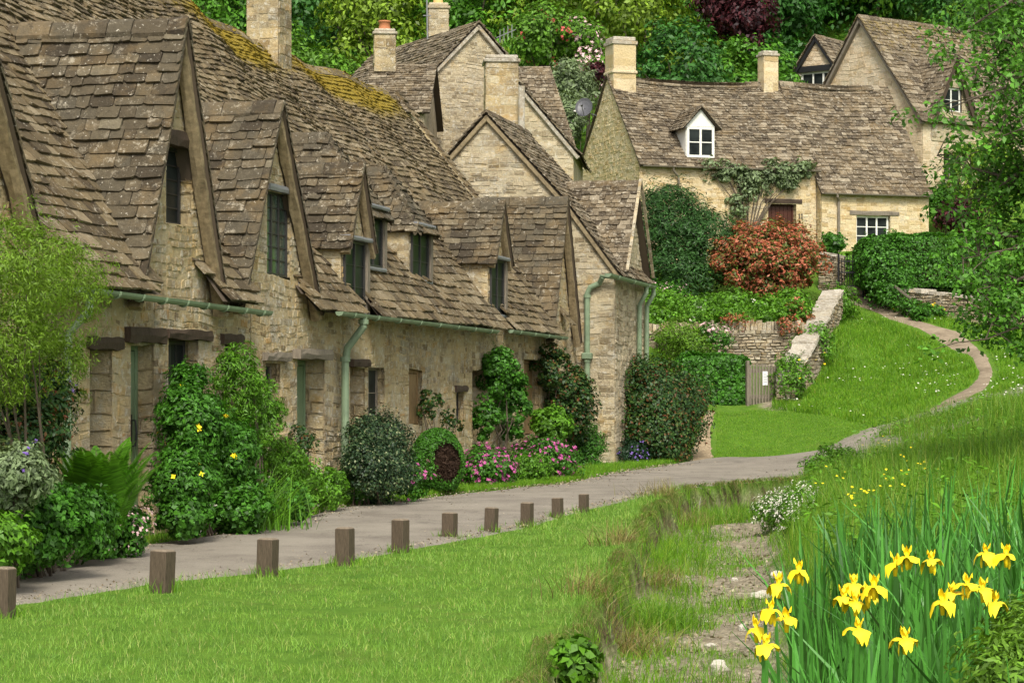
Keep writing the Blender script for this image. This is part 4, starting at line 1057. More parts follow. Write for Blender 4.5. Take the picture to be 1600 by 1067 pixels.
# white dormer
dl, dz0 = px_on(1076, 246, .1); dr_, _ = px_on(1121, 246, .1); dz1 = px_on(1098, 197, .1)[1]; dza = px_on(1097, 166, .1)[1]; dw = dr_-dl
sl11 = (zA11-zE11)/2.65
db0 = (dz0-zE11)/sl11 - .05                # how far back the front stands
O11 = K11*A(1, 1, 0)+b11*max(.02, db0)
mb = MB()
mb.box(O11+r11*dl+b11*.03+Z*(dz0-.1), r11*dw, b11*1.6, Z*(dz1-dz0+.1), 0)
mb.add([O11+r11*(dl-.0)+Z*dz1, O11+r11*dr_+Z*dz1, O11+r11*(dl+dr_)/2+Z*(dza-.06)], [(0, 1, 2)], 0)
dm = mb.build('dormer', [M['white']], H11)
rf = MB(); f0 = -b11*.12; zev = dz1-.08; cm = (dl+dr_)/2; ew = .16
pR = lambda a, z, bb: O11+r11*a+b11*bb+Z*z
dp = lambda z: (z-zE11)/sl11 - max(.02, db0)
tile_slope(rf, pR(dl-ew, zev, dp(zev)), pR(dl-ew, zev, -.12), pR(cm, dza, dp(dza)), pR(cm, dza, -.12), g0=.12, g1=.1)
tile_slope(rf, pR(dr_+ew, zev, -.12), pR(dr_+ew, zev, dp(zev)), pR(cm, dza, -.12), pR(cm, dza, dp(dza)), g0=.12, g1=.1)
ridge_caps(rf, pR(cm, dza+.03, -.12), pR(cm, dza+.03, dp(dza)), half=.09, drop=.08, ln=.3)
rf.build('dormer_roof', [M['tile_far'], M['under']], dm)
make_window(dm, O11-b11*.012+r11*(dl+.02)+Z*(dz0+.02), r11, dw-.04, dz1-dz0-.03, cols=1, rows=2, casements=2, fr='white', fw=.075, bars=.03, split=False)
# chimneys
c = K11 + b11*2.55; chimney(H11, (c+r11*.36)[:2], r11, .70, .70, zA11-.9, P(963, 73, 68.6)[2], mats=('stone_honey', 'mortar_honey'), ch=(.3, .45), sl=(.45, .8), cap=.2, base=.05, mid=P(960, 118, 68.6)[2])
L2, _ = px_on(1200, 120, -2.6); c = K11 + b11*2.6 + r11*L2
chimney(H11, c[:2], r11, .47, .44, zA11-.6, P(1200, 92, 70.4)[2], mats=('stone_honey', 'mortar_honey'), ch=(.25, .4), sl=(.3, .6), cap=.14)
# satellite dish on the gable
dc = K11 + b11*3.6 - r11*.42 + Z*0; dc[2] = P(911, 168, 69.3)[2]; mb = MB(); dn = unit(A(-.25, -.9, .35)); du = unit(np.cross(dn, A(1, 0, 0))); dx = np.cross(du, dn)
v = [dc - dn*.07]; f = []
for rr, hh in ((.13, .055), (.24, .02), (.31, -.02)):
    for j in range(16): t = j*math.pi/8; v.append(dc + (dx*math.cos(t)*.86+du*math.sin(t))*rr - dn*hh)
for j in range(16): f.append((0, 1+j, 1+(j+1) % 16))
for i in range(2):
    for j in range(16): f.append((1+i*16+j, 17+i*16+j, 17+i*16+(j+1) % 16, 1+i*16+(j+1) % 16))
mb.add(v, f); mb.tube([dc-dn*.06, dc-dn*.2+A(.15, 0, -.1), K11*A(1, 1, 0)+b11*3.6+Z*(dc[2]-.25)+r11*.02], .02); mb.tube([dc-du*.29, dc+dn*.3-du*.1], .012); mb.box(dc+dn*.28-du*.12-dx*.03, dx*.06, du*.06, dn*.09)
tag(mb.build('satellite_dish', [M['dish']], None, tuple(dc)), 'dark grey satellite dish fixed to the honey stone gable', 'satellite dish')
# neighbour with the lower eave
K12 = K11 + r11*(L11+.04) - b11*.28; zE12 = px_on(1360, 297, .28)[1]; zA12 = P(1300, 133, 70.8)[2]
L12 = px_on(1449, 297, .28)[0] - L11
h3 = rect11(1338, 1391, 337, 386, .28); h3 = (h3[0]-L11-.04, h3[1]-L11-.04, h3[2], h3[3])
H12 = house('stone_cottage', 'honey stone cottage with lower eave and three-light window beside number 11', BG, K12, b11, r11, 5.7, L12, zgr-.5, zE12, zA12, ('stone_honey', 'mortar_honey'), holes_s=[h3], ch=(.08, .15), sl=(.14, .36), sag_=.06, barge=None, apex=.5, g0=.17, g1=.12, ov=.08)
o_ = K12*A(1, 1, 0)
wn = make_window(H12, o_+r11*(h3[0]+.01)+b11*.10+Z*h3[2], r11, h3[1]-h3[0]-.02, h3[3]-h3[2], cols=1, rows=3, casements=3, fr='white', fw=.06, bars=.025)
beam(wn, o_+r11*(h3[0]-.22)+b11*.08+Z*(h3[3]+.01), r11, h3[1]-h3[0]+.5, .12, .115, 'wood_grey', jag=.008)
e2 = o_-b11*.2+Z*(zE12-.14); gutter(H12, e2, e2+r11*L12, r=.05, brackets=4, mat='wood_grey')
a = px_on(1307, 300, .28)[0]-L11; pipe(H12, [e2+r11*(a-.12), e2+r11*(a-.1)-Z*.1, e2+r11*a+b11*.13-Z*.22, e2+r11*a+b11*.13-Z*2.2], r=.04, mat='wood_grey')
# --- tall house at upper right
g13 = unit(A(-.6, .8, 0)); r13 = unit(A(.8, .6, 0)); K13 = P(1441, 182, 72); 
hh = (3.0, 3.7, P(0, 283, 73)[2], P(0, 240, 73)[2])
k_ = (1474-800)/F; La = (K13[1]*k_-K13[0])/(r13[0]-r13[1]*k_); k_ = (1501-800)/F; Lb = (K13[1]*k_-K13[0])/(r13[0]-r13[1]*k_)
hh = (La, Lb, P(0, 284, 73.2)[2], P(0, 241, 73.2)[2])
mossr = lambda a, t: .26 + .22*t
H13 = house('stone_house', 'tall house with mossy roof and big pinkish gable, behind the near tree', BG, K13, g13, r13, 5.2, 8.0, 6.8, K13[2], P(1346, 26, 74.1)[2], ('stone_pink', 'mortar_pink'), holes_s=[hh], ch=(.09, .16), sl=(.16, .4), barge='wood_grey', moss=mossr, g0=.2, g1=.14, ov=.2)
make_window(H13, K13*A(1, 1, 0)+r13*(hh[0]+.01)+g13*.1+Z*hh[2], r13, hh[1]-hh[0]-.02, hh[3]-hh[2], cols=1, rows=3, casements=2, fr='wood_grey', fw=.05)
# its gabled dormer on the long side
k_ = (1487-800)/F; Lc = (K13[1]*k_-K13[0])/(r13[0]-r13[1]*k_); zc0, zc1, zca = P(0, 205, 73.2)[2], P(0, 135, 73.2)[2], P(0, 92, 73.2)[2]; hwd = .95
Od = K13*A(1, 1, 0)-g13*.03; mb = MB()
hd13 = (-.42, .42, P(0, 178, 73.2)[2], P(0, 140, 73.2)[2])
stone_wall(mb, Od+r13*Lc, r13, [(-hwd, zc0-.4), (hwd, zc0-.4), (hwd, zc0+.35), (0, zca-.12), (-hwd, zc0+.35)], [hd13], ch=(.09, .16), sl=(.16, .4))
dm = mb.build('dormer', [M['stone_grey'], M['mortar_grey']], H13)
make_window(dm, Od+r13*(Lc-.42)+g13*.05+Z*hd13[2], r13, .84, hd13[3]-hd13[2], cols=1, rows=2, casements=2, fr='white', fw=.06, split=False)
rf = MB(); zlo = zc0+.2; q = lambda a, z, bb: Od+r13*(Lc+a)+g13*bb+Z*z; sl13 = (P(1346, 26, 74.1)[2]-K13[2])/2.6; dp = lambda z: (z-K13[2])/sl13
tile_slope(rf, q(-hwd-.15, zlo, dp(zlo)), q(-hwd-.15, zlo, -.2), q(0, zca, dp(zca)), q(0, zca, -.2), g0=.17, g1=.13)
tile_slope(rf, q(hwd+.15, zlo, -.2), q(hwd+.15, zlo, dp(zlo)), q(0, zca, -.2), q(0, zca, dp(zca)), g0=.17, g1=.13)
ridge_caps(rf, q(0, zca+.03, -.2), q(0, zca+.03, dp(zca)), half=.1)
rf.build('dormer_roof', [M['tile_far'], M['under']], dm)
for sg in (-1, 1):
    b = MB(); p, t_ = q(sg*(hwd+.15), zlo-.06, -.17), q(0, zca-.04, -.17); dd = unit(t_-p); pn = unit(np.cross(dd, g13)); pn = -pn if pn[2] > 0 else pn
    plank(b, p, t_, g13, .05, pn, .16); b.build('bargeboard', [M['wood_dark']], dm)
# --- small gable behind
Y14 = 80.0; ap = P(1276, 56, Y14); g14 = unit(A(-.8, .6, 0)); r14 = unit(A(.6, .8, 0)); z14 = P(0, 122, Y14)[2]; hw14 = 1.02
K14 = ap - g14*hw14
a0, a1 = .38, 1.72
H14 = house('stone_house', 'small pale gable with black bargeboards and a white window, left of the tall mossy house', BG, K14, g14, r14, hw14*2, 4.5, 8, z14, ap[2], ('stone_pink', 'mortar_pink'), holes_g=[(a0, a1, P(0, 140, Y14)[2], P(0, 112, Y14)[2])], barge='iron', ov=.16, ch=(.09, .14), sl=(.2, .4))
make_window(H14, K14*A(1, 1, 0)+g14*(hw14*2-a0)+r14*.05+Z*P(0, 140, Y14)[2], -g14, a1-a0, P(0, 112, Y14)[2]-P(0, 140, Y14)[2], cols=1, rows=1, casements=3, fr='white', fw=.07)
bm_ = beam(H14, K14*A(1, 1, 0)+g14*(hw14*2-.1)-r14*.0+Z*P(0, 112, Y14)[2], -g14, hw14*2-.2, .2, .06, 'iron', jag=.004)

# ---------------------------------------------------------------- garden walls, gates, posts, pole
def dry_wall(name, label, pts, h, th=.45, cope=True, mat='stone_dry', upright=False):
    """free-standing dry-stone wall along pts [(x,y,zbase,ztop)]"""
    root = tag(empty(name, pts[0][:3]), label, 'wall'); mb = MB(); ck = MB()
    for (p, q) in zip(pts[:-1], pts[1:]):
        a, b = A(*p[:2], 0), A(*q[:2], 0); L = np.linalg.norm(b-a); ax = (b-a)/L; n = np.cross(ax, Z)
        for o_, x_, z0, z1, y0, y1 in ((a+n*th/2, ax, p[2], q[2], p[3], q[3]), (b-n*th/2, -ax, q[2], p[2], q[3], p[3])):
            stone_wall(mb, o_, x_, [(0, z0), (L, z1), (L, y1), (0, y0)], (), ch=(.045, .11), sl=(.10, .34), relief=.03, gap=.016, rough=1.3, flush=0)
        stone_wall(mb, b+n*th/2, -n, [(0, q[2]), (th, q[2]), (th, q[3]), (0, q[3])], (), ch=(.05, .12), sl=(.1, .3), relief=.03, flush=0)
        stone_wall(mb, a-n*th/2, n, [(0, p[2]), (th, p[2]), (th, p[3]), (0, p[3])], (), ch=(.05, .12), sl=(.1, .3), relief=.03, flush=0)
        if cope:
            x = 0
            while x < L-.02:
                w = min(R.uniform(.06, .13) if upright else R.uniform(.16, .45), L-x); t0, t1 = x/L, (x+w)/L
                hh = R.uniform(.16, .26) if upright else R.uniform(.04, .12); e = R.uniform(.03, .08) if not upright else R.uniform(-.04, .03)
                z0 = p[3]+(q[3]-p[3])*t0; z1 = p[3]+(q[3]-p[3])*t1; c0, c1 = a+ax*(x+.004), a+ax*(x+w-.008)
                j = lambda: R.uniform(-.04, .04)
                v = [c0+n*(th/2+e+j())+Z*z0, c1+n*(th/2+e+j())+Z*z1, c1-n*(th/2+e+j())+Z*z1, c0-n*(th/2+e+j())+Z*z0]
                v += [c0+n*(th/2+e-.02+j())+Z*(z0+hh+j()*.5), c1+n*(th/2+e-.02+j())+Z*(z1+hh+j()*.5), c1-n*(th/2+e-.02+j())+Z*(z1+hh+j()*.5), c0-n*(th/2+e-.02+j())+Z*(z0+hh+j()*.5)]
                ck.add(v, [(0, 1, 2, 3)[::-1], (4, 5, 6, 7)[::1], (0, 1, 5, 4), (1, 2, 6, 5), (2, 3, 7, 6), (3, 0, 4, 7)])
                x += w
    mb.build('wall_face', [M[mat], M['mortar_dark']], root)
    if cope: ck.build('coping', [M['cope'] if not upright else M['stone_dry']], root)
    return root
q0, q1 = P(985, 505, 57.4), P(1256, 503, 57.4)
dry_wall('retaining_wall', 'dry-stone retaining wall with upright coping stones below the planted terrace', [(q0[0], q0[1], .9, q0[2]-.2), (q1[0], q1[1], 1.3, q1[2]-.2)], 2, th=.4, upright=True)
w0, w1 = P(1232, 583, 54.8), P(1302, 456, 60.8)
mid_ = P(1271, 515, 57.4)
dry_wall('garden_wall', 'pale flat-topped stone wall climbing the slope beside the meadow', [(w0[0]-.1, w0[1]-.3, .7, w0[2]-.2), (w0[0], w0[1], .7, w0[2]), (mid_[0]+.0, mid_[1], 1.7, mid_[2]), (w1[0], w1[1], 3.4, w1[2])], 1, th=.44)
w2, w3 = P(1286, 398, 64.2), P(1314, 402, 63.9)
dry_wall('gate_pier_wall', 'short grey stone wall beside the black iron gate', [(w2[0], w2[1], 3.6, w2[2]), (w3[0], w3[1], 3.5, w3[2])], 1, th=.5)
pp = [P(1412, 455, 62.2), P(1480, 462, 61.0), P(1545, 470, 60.2), P(1640, 474, 59.5)]
dry_wall('boundary_wall', 'rough cream dry-stone wall under the clipped hedge at right', [(q[0], q[1], h1(q[0], q[1])-.4, q[2]) for q in pp], 1, th=.5)

# picket gate with a notice
g0_, g1_ = P(1170, 573, 54.6), P(1212, 571, 54.9); zb_ = P(0, 636, 54.7)[2]; gx = unit((g1_-g0_)*A(1, 1, 0)); gw = np.linalg.norm((g1_-g0_)[:2]); gn = np.cross(gx, Z)
gate = tag(empty('picket_gate', (g0_[0], g0_[1], zb_)), 'weathered wooden picket gate with a white notice, beside the ivy hedge', 'gate')
o_ = A(g0_[0], g0_[1], zb_); mb = MB(); n = 9
for i in range(n):
    h_ = g0_[2]-zb_-.02 + .03*math.sin(i/8*math.pi) + R.uniform(-.015, .015); x = gw*(i+.15)/n
    mb.box(o_+gx*x+Z*.05, gx*gw/n*.68, gn*.025, Z*h_, 0, .006)
mb.build('pickets', [M['wood_grey']], gate)
mb = MB()
for z_ in (.2, .82): mb.box(o_-gn*.042+gx*.02+Z*z_, gx*(gw-.04), gn*.04, Z*.09, 0, .006)
mb.build('rail', [M['wood_grey']], gate)
for x in (-.07, gw):
    mb = MB(); mb.box(o_+gx*x-gn*.04-Z*.1, gx*.07, gn*.09, Z*1.2, 0, .01); mb.build('gatepost', [M['wood_grey']], gate)
mb = MB(); mb.box(o_+gx*gw*.49+gn*.028+Z*.52, gx*.135, gn*.006, Z*.33)
for i in range(6): mb.box(o_+gx*(gw*.49+.02)+gn*.0345+Z*(.79-.04*i), gx*(.095 if i else .07), gn*.0012, Z*.010, 1)
mb.build('notice', [M['paper'], M['lead']], gate)
# iron gate
o_ = P(1313, 462, 63.4); gx = A(1, -.02, 0); gw = P(1347, 462, 63.4)[0]-o_[0]; gn = A(0, -1, 0)
ig = tag(empty('iron_gate', tuple(o_)), 'black iron garden gate with upright bars at the top of the path', 'gate')
mb = MB(); H = P(0, 398, 63.4)[2]-o_[2]
for i in range(8):
    x = gw*(i+.5)/8; mb.tube([o_+gx*x+Z*.25, o_+gx*x+Z*(H-.12+.12*math.sin((i+.5)/8*math.pi))], .012, 0, 6)
mb.build('bars', [M['iron']], ig); mb = MB()
for z_ in (.25, H*.55, H-.2): mb.box(o_+Z*z_, gx*gw, gn*.02, Z*.035)
mb.build('rail', [M['iron']], ig)
mb = MB(); mb.box(o_+Z*.03, gx*gw, gn*.03, Z*.22); mb.build('kick_board', [M['wood_grey']], ig)
for x in (-.05, gw+.02):
    mb = MB(); mb.tube([o_+gx*x-Z*.1, o_+gx*x+Z*(H+.02)], .03, 0, 8); mb.build('gatepost', [M['iron']], ig)
# slanting rail near the boundary wall
mb = MB(); a, b = P(1398, 450, 61.6), P(1424, 470, 61.2); mb.box(a, b-a, A(0, .07, .0), Z*.09, 0, .01); c_ = P(1417, 466, 61.3); mb.box(A(c_[0], c_[1]+.08, c_[2]-.5), A(.1, 0, 0), A(0, .1, 0), Z*.5, 0, .01)
tag(mb.build('handrail', [M['wood_grey']], None, tuple(c_)), 'short pale slanting handrail on a post beside the rough cream wall', 'handrail')

# bollards along the lane
PX = [(-9, 22, 885, 970), (235, 270, 858, 931), (402, 433, 840, 906), (525, 553, 823, 889), (613, 638, 810, 869), (691, 714, 800, 847), (757, 777, 792, 837), (814, 833, 784, 829), (863, 880, 777, 815), (905, 920, 771, 806)]
PL = ['cut off by the left edge of the photo', 'standing before the green door cottage, second from the left', 'third from the left', 'fourth from the left, before the tall green downpipe', 'fifth from the left', 'fifth from the right', 'fourth from the right', 'third from the right', 'next to last of the line', 'farthest away, at the right end of the line']
proto = None
for i, (u0, u1, v0, v1) in enumerate(PX):
    c = hit((u0+u1)/2, v1-5); Y = c[1]; zg = c[2]; top = P((u0+u1)/2, v0, Y)[2]; wpx = (u1-u0)/F*Y
    if proto is None:
        root = empty('wooden_bollard', (c[0], c[1], zg)); mb = MB(); s2 = .070
        mb.box(A(c[0]-s2, c[1]-s2, zg-.08), A(2*s2, 0, 0), A(0, 2*s2, 0), Z*(.40+.08-.03), 0, .006)
        sh = mb.build('shaft', [M['post']], root); mb = MB(); z_ = zg+.37; e = .004
        cc = A(c[0], c[1], 0); mb.add([cc+A(-s2+e, -s2+e, z_), cc+A(s2-e, -s2+e, z_), cc+A(s2-e, s2-e, z_), cc+A(-s2+e, s2-e, z_), cc+A(-.05, -.05, z_+.014), cc+A(.05, -.05, z_+.014), cc+A(.05, .05, z_+.014), cc+A(-.05, .05, z_+.014)], [(4, 5, 6, 7), (0, 1, 5, 4), (1, 2, 6, 5), (2, 3, 7, 6), (3, 0, 4, 7)])
        mb.build('top', [M['post_top']], root); proto = root; kids = list(root.children); o = root
    else:
        o = proto.copy(); scene.collection.objects.link(o)
        for ch in kids:
            c2 = ch.copy(); scene.collection.objects.link(c2); c2.parent = o
            c2.matrix_parent_inverse = ch.matrix_parent_inverse.copy()
        o.location = (c[0], c[1], zg)
    k_ = (top-zg)/.385
    o.scale = (wpx/.165, wpx/.165, k_)
    o.rotation_euler = (R.uniform(-.035, .035), R.uniform(-.035, .035), math.radians(-24 + R.uniform(-5, 5)))
    tag(o, 'squat square wooden bollard, ' + PL[i], 'bollard', 'wooden bollards along the lane')
mb = MB(); p = P(932, 130, 84); mb.tube([A(p[0], p[1], 8), A(p[0], p[1], 14), A(p[0]-.05, p[1], 22)], [.12, .11, .09], 0, 8); tag(mb.build('utility_pole', [M['wood_grey']], None, (p[0], p[1], 8)), 'thin grey pole rising among the trees behind the left chimney of number 11', 'pole')
# ---------------------------------------------------------------- leaves, shrubs, grass
def rand_dirs(n): return unit_rows(R.normal(size=(n, 3)))
def leaf_geo(C, N, D, L, Wd, fold=.18):
    """folded leaf quads at C with normal N, pointing along D"""
    D = unit_rows(D - N*np.sum(D*N, 1, keepdims=True)); S = np.cross(N, D)
    L = np.broadcast_to(np.asarray(L, float).reshape(-1, 1), (len(C), 1)); Wd = np.broadcast_to(np.asarray(Wd, float).reshape(-1, 1), (len(C), 1))
    V = np.stack([C-D*L*.5, C-S*Wd*.5+N*Wd*fold-D*L*.05, C+D*L*.5-N*L*.08, C+S*Wd*.5+N*Wd*fold-D*L*.05], 1).reshape(-1, 3)
    Q = np.arange(len(C)*4).reshape(-1, 4)
    return V, Q
def clumped(ells, n, nclump, crad, fill=.18, squash=.8, top=None):
    """leaf positions and outward directions on clumps spread over ellipsoids [(cx,cy,cz,rx,ry,rz)]"""
    ells = np.array(ells, float); vol = (ells[:, 3]*ells[:, 4]*ells[:, 5])**(2/3); vol /= vol.sum()
    k = R.choice(len(ells), nclump, p=vol); d = rand_dirs(nclump); d[:, 2] = np.where(R.random(nclump) < .3, np.abs(d[:, 2]), d[:, 2])
    rr = (1-.34*R.random(nclump)**1.5)*R.uniform(.84, 1.12, nclump)
    cc = ells[k, :3] + d*ells[k, 3:]*rr[:, None]
    cr = crad*R.uniform(.5, 1.5, nclump)
    nf = int(n*fill); n1 = n-nf
    i = R.integers(0, nclump, n1); dd = rand_dirs(n1); dd = unit_rows(dd + .55*d[i])
    pos = cc[i] + dd*(cr[i]*(1-.45*R.random(n1)**2))[:, None]*np.array([1, 1, squash])
    k2 = R.choice(len(ells), nf, p=vol); d2 = rand_dirs(nf); p2 = ells[k2, :3] + d2*ells[k2, 3:]*(R.random(nf)**.4*.9)[:, None]
    ns = nclump//2 + 4; k3 = R.choice(len(ells), ns, p=vol); d3 = rand_dirs(ns); d3[:, 2] = np.abs(d3[:, 2])*.8 + d3[:, 2]*.2     # sprigs that break the outline
    ln = crad*R.uniform(.7, 1.7, ns); m3 = max(4, int(n*.10/ns)); t3 = R.random((ns, m3, 1))
    p3 = (ells[k3, :3] + d3*ells[k3, 3:]*.92)[:, None] + (unit_rows(d3+R.normal(0, .35, (ns, 3)))*ln[:, None])[:, None]*t3 + R.normal(0, crad*.10, (ns, m3, 3))
    p3 = p3.reshape(-1, 3); o3 = np.repeat(d3, m3, 0)
    return np.concatenate([pos, p2, p3]), np.concatenate([unit_rows(dd*.7+d[i]*.5), d2, o3])
def to_leaves(pos, out, L, Wd, up=.35, rnd=.65, droop=.35, var=.35):
    n = len(pos); N = unit_rows(out*.8 + R.normal(size=(n, 3))*rnd*.6 + np.array([0, 0, up]))
    D = out*.6 + R.normal(size=(n, 3))*.7 + np.array([0, 0, -droop])
    s = R.uniform(1-var, 1+var, n)
    return leaf_geo(pos, N, D, L*s, Wd*s)
def above(pos, out, lift=.02):
    z = hgt(pos[:, 0], pos[:, 1]) + lift; k = pos[:, 2] > z
    return pos[k], out[k]
def stems_mesh(base, tips, r, bend=.15, n=5, mb=None):
    mb = mb or MB()
    for t in tips:
        b = np.asarray(base, float) + R.normal(size=3)*A(.06, .06, 0); t = np.asarray(t, float); m = R.normal(size=3)*bend*np.linalg.norm(t-b)*.4
        pts = [b + (t-b)*q + m*math.sin(q*math.pi)*.5 for q in np.linspace(0, 1, n)]
        mb.tube(pts, [r*(1-.75*q) for q in np.linspace(0, 1, n)], 0, 5)
    return mb
def ell(u0, u1, v0, v1, Y, ry=None):      # ellipsoid whose outline has this box in the photo, at distance Y
    a, b = P(u0, v1, Y), P(u1, v0, Y); rx = (b[0]-a[0])/2; rz = (b[2]-a[2])/2
    return ((a[0]+b[0])/2, Y, (a[2]+b[2])/2, rx, ry or rx, rz)
def shrub(name, label, cat, ells, n, L, Wd, leaf, nclump=60, crad=None, flowers=None, group=None, stems=7, stem_r=.015, fill=.18, twig='bark', **kw):
    """mesh of leaves with stems (and blossoms) as children; flowers = (count, size, material)"""
    e0 = np.array(ells, float); cx, cy = e0[:, 0].mean(), e0[:, 1].mean(); gz = h1(cx, cy)
    if 8 < cy < 50 and L > .03: n, L, Wd, nclump = int(n*1.9), L*.70, Wd*.72, int(nclump*1.5)
    crad = crad or float(np.mean(e0[:, 3:]))*.38
    pos, out = above(*clumped(ells, n, nclump, crad, fill))
    V, Q = to_leaves(pos, out, L, Wd, **kw)
    loc = (cx, cy, gz)
    ob = fast_mesh(name, V, Q, [LEAF[leaf]], None, loc)
    tag(ob, label, cat, group)
    if stems:
        tips = [e0[R.integers(len(e0)), :3] + rand_dirs(1)[0]*e0[0, 3:]*.75 for _ in range(stems)]
        tips = [t for t in tips if t[2] > gz+.05] or [A(cx, cy, gz+.3)]
        stems_mesh((cx, cy, gz-.05), tips, stem_r).build('stems', [M[twig]], ob)
    if flowers:
        nf, fs, fm = flowers; nc = max(6, nf//7)
        fp, fo = above(*clumped(ells, nf, nc, crad*.7, 0)); fp = fp + fo*.05
        fV, fQ = bloom_geo(fp, fo, fs); fast_mesh('blossoms', fV, fQ, [M[fm]], ob)
    return ob
def bloom_geo(p, o, s, petals=4):
    """small open flowers: a ring of petal quads at each point"""
    n = len(p); N = unit_rows(o + np.array([0, 0, .5]) + R.normal(size=(n, 3))*.3); ref = unit_rows(np.cross(N, rand_dirs(n))); B = np.cross(N, ref); V = []; 
    for j in range(petals):
        t = 2*math.pi*j/petals; D = ref*math.cos(t)+B*math.sin(t)
        v, _ = leaf_geo(p + D*s*.5, unit_rows(N - D*.35), D, s*1.05, s*.75, .05); V.append(v)
    V = np.concatenate(V); return V, np.arange(len(V)).reshape(-1, 4)

def blades(x, y, z, h, w, lean=.35, seg=2, curve=.6, flat=None):
    """grass blades: tapered strips bending over; arrays in, (V, Q) out"""
    n = len(x); az = R.uniform(0, 2*math.pi, n); d = np.stack([np.cos(az), np.sin(az), np.zeros(n)], 1)
    fa = R.uniform(0, 2*math.pi, n); s = np.stack([np.cos(fa), np.sin(fa), np.zeros(n)], 1)
    h = np.broadcast_to(h, n); w = np.broadcast_to(w, n); ln = np.abs(R.normal(0, 1, n))*lean
    base = np.stack([x, y, z], 1); rows = []
    for i in range(seg+1):
        t = i/seg; c = base + np.array([0, 0, 1])*(h*t*(1-.18*ln*t))[:, None] + d*(h*ln*t**(1+curve))[:, None]
        ww = (w*(1-t**1.6*.93)*.5)[:, None]; rows += [c-s*ww, c+s*ww]
    V = np.stack(rows, 1).reshape(-1, 3); k = 2*(seg+1); b = np.arange(n)[:, None]*k
    Q = np.concatenate([b + np.array([[2*i, 2*i+1, 2*i+3, 2*i+2]]) for i in range(seg)], 1).reshape(-1, 4)
    return V, Q
def in_poly(x, y, poly):
    c = np.zeros(len(x), bool); m = len(poly)
    for i in range(m):
        (x0, y0), (x1, y1) = poly[i], poly[(i+1) % m]
        k = ((y0 > y) != (y1 > y)); t = (x1-x0)*(y-y0)/np.where(y1 == y0, 1e-9, y1-y0)+x0; c ^= k & (x < t)
    return c
def scatter(x0, x1, y0, y1, n, yw=0.0):
    """points; yw>0 puts more of them near the camera"""
    t = R.random(n); y = y0 + (y1-y0)*t**(1+yw); return R.uniform(x0, x1, n), y
def vis(x, y, m=60):                      # inside the view, with a margin in photo pixels
    u = 800 + x/y*F; return (u > -m) & (u < 1600+m)

# ---- lawn between the lane and the stream bed
def put_grass(name, label_kind, x, y, h, w, leaf, lean=.35, seg=2, lift=-.01, kind='stuff', **kw):
    z = hgt(x, y) + lift; V, Q = blades(x, y, z, h, w, lean, seg, **kw); o = fast_mesh(name, V, Q, [LEAF[leaf]]); tag(o, label_kind[0], label_kind[1], None, kind); return o
n = 420000
x, y = scatter(-6, 6.5, 9.5, 40, n, .75)
k = vis(x, y) & (x > road_r(y)+.02+.1*(fbm(x*3, y*3)-.4)) & (x < lip_l(y)+.06) & (fbm(x*1.7+4, y*1.7) > .22)
x, y = x[k], y[k]; hv = (.024+.055*fbm(x*1.3, y*1.3)**1.6)*R.uniform(.5, 1.5, len(x))*(.85+y*.012)
edge = np.exp(-((x-road_r(y))/.22)**2) + .7*np.exp(-((x-lip_l(y))/.3)**2)
hv = hv*(1+.55*edge); put_grass('lawn_grass', ('short bright grass between the lane and the dry stream bed', 'grass'), x, y, hv, .0040*(.55+y*.036), 'lawn', .75)
# ---- turf hanging over the cut bank
def hanging(name, lab, n, leaf, out_, drop, thr, w):
    y = 9.5 + 28.8*R.random(n)**1.25; l0 = lip_l(y); l1 = lip_l(y+.05); tx = np.stack([l1-l0, np.full(n, .05)], 1); tx = unit_rows(tx); nx = np.stack([tx[:, 1], -tx[:, 0]], 1)
    k = (fbm(y*2.4, y*0+1.7) + R.normal(0, .08, n) > thr) & vis(l0, y) & ((y > 18) | (R.random(n) < .45)); y, l0, nx = y[k], l0[k], nx[k]; m = len(y)
    b = np.stack([l0+nx[:, 0]*R.uniform(-.07, .04, m), y+nx[:, 1]*R.uniform(-.07, .04, m)], 1); zz = hgt(l0-nx[:, 0]*.10, y-nx[:, 1]*.10)+.01
    cl = .35+1.3*vnoise(y*7, y*0+5); o = R.uniform(.1, 1.4, m)*out_*cl; dr = R.uniform(-.25, 1.2, m)*drop*cl; sk = R.normal(0, .09, m); ww = w*(.6+y*.03)*R.uniform(.6, 1.5, m); rows = []
    for t in (0, .33, .66, 1):
        c = np.stack([b[:, 0]+nx[:, 0]*o*t+tx[k][:, 0]*sk*t, b[:, 1]+nx[:, 1]*o*t+tx[k][:, 1]*sk*t, zz+.07*math.sin(t*2.6)-dr*t*t], 1)
        s_ = np.stack([tx[k][:, 0], tx[k][:, 1], np.zeros(m)], 1)*(ww*(1-t*.9)*.5)[:, None]; rows += [c-s_, c+s_]
    V = np.stack(rows, 1).reshape(-1, 3); Q = (np.arange(m)[:, None, None]*8 + np.array([[2*i, 2*i+1, 2*i+3, 2*i+2] for i in range(3)])[None]).reshape(-1, 4)
    tag(fast_mesh(name, V, Q, [LEAF[leaf]]), lab, 'grass', None, 'stuff')
hanging('hanging_turf', 'green turf hanging over the cut edge of the bank', 3600, 'tall', .07, .11, .40, .010)
hanging('sedge_fringe', 'brown sedge and dead turf fringing the cut bank', 2600, 'sedge', .05, .13, .50, .010)
hanging('dry_grass', 'straw-coloured grass hanging down the cut edge of the bank', 2600, 'straw', .08, .13, .50, .009)
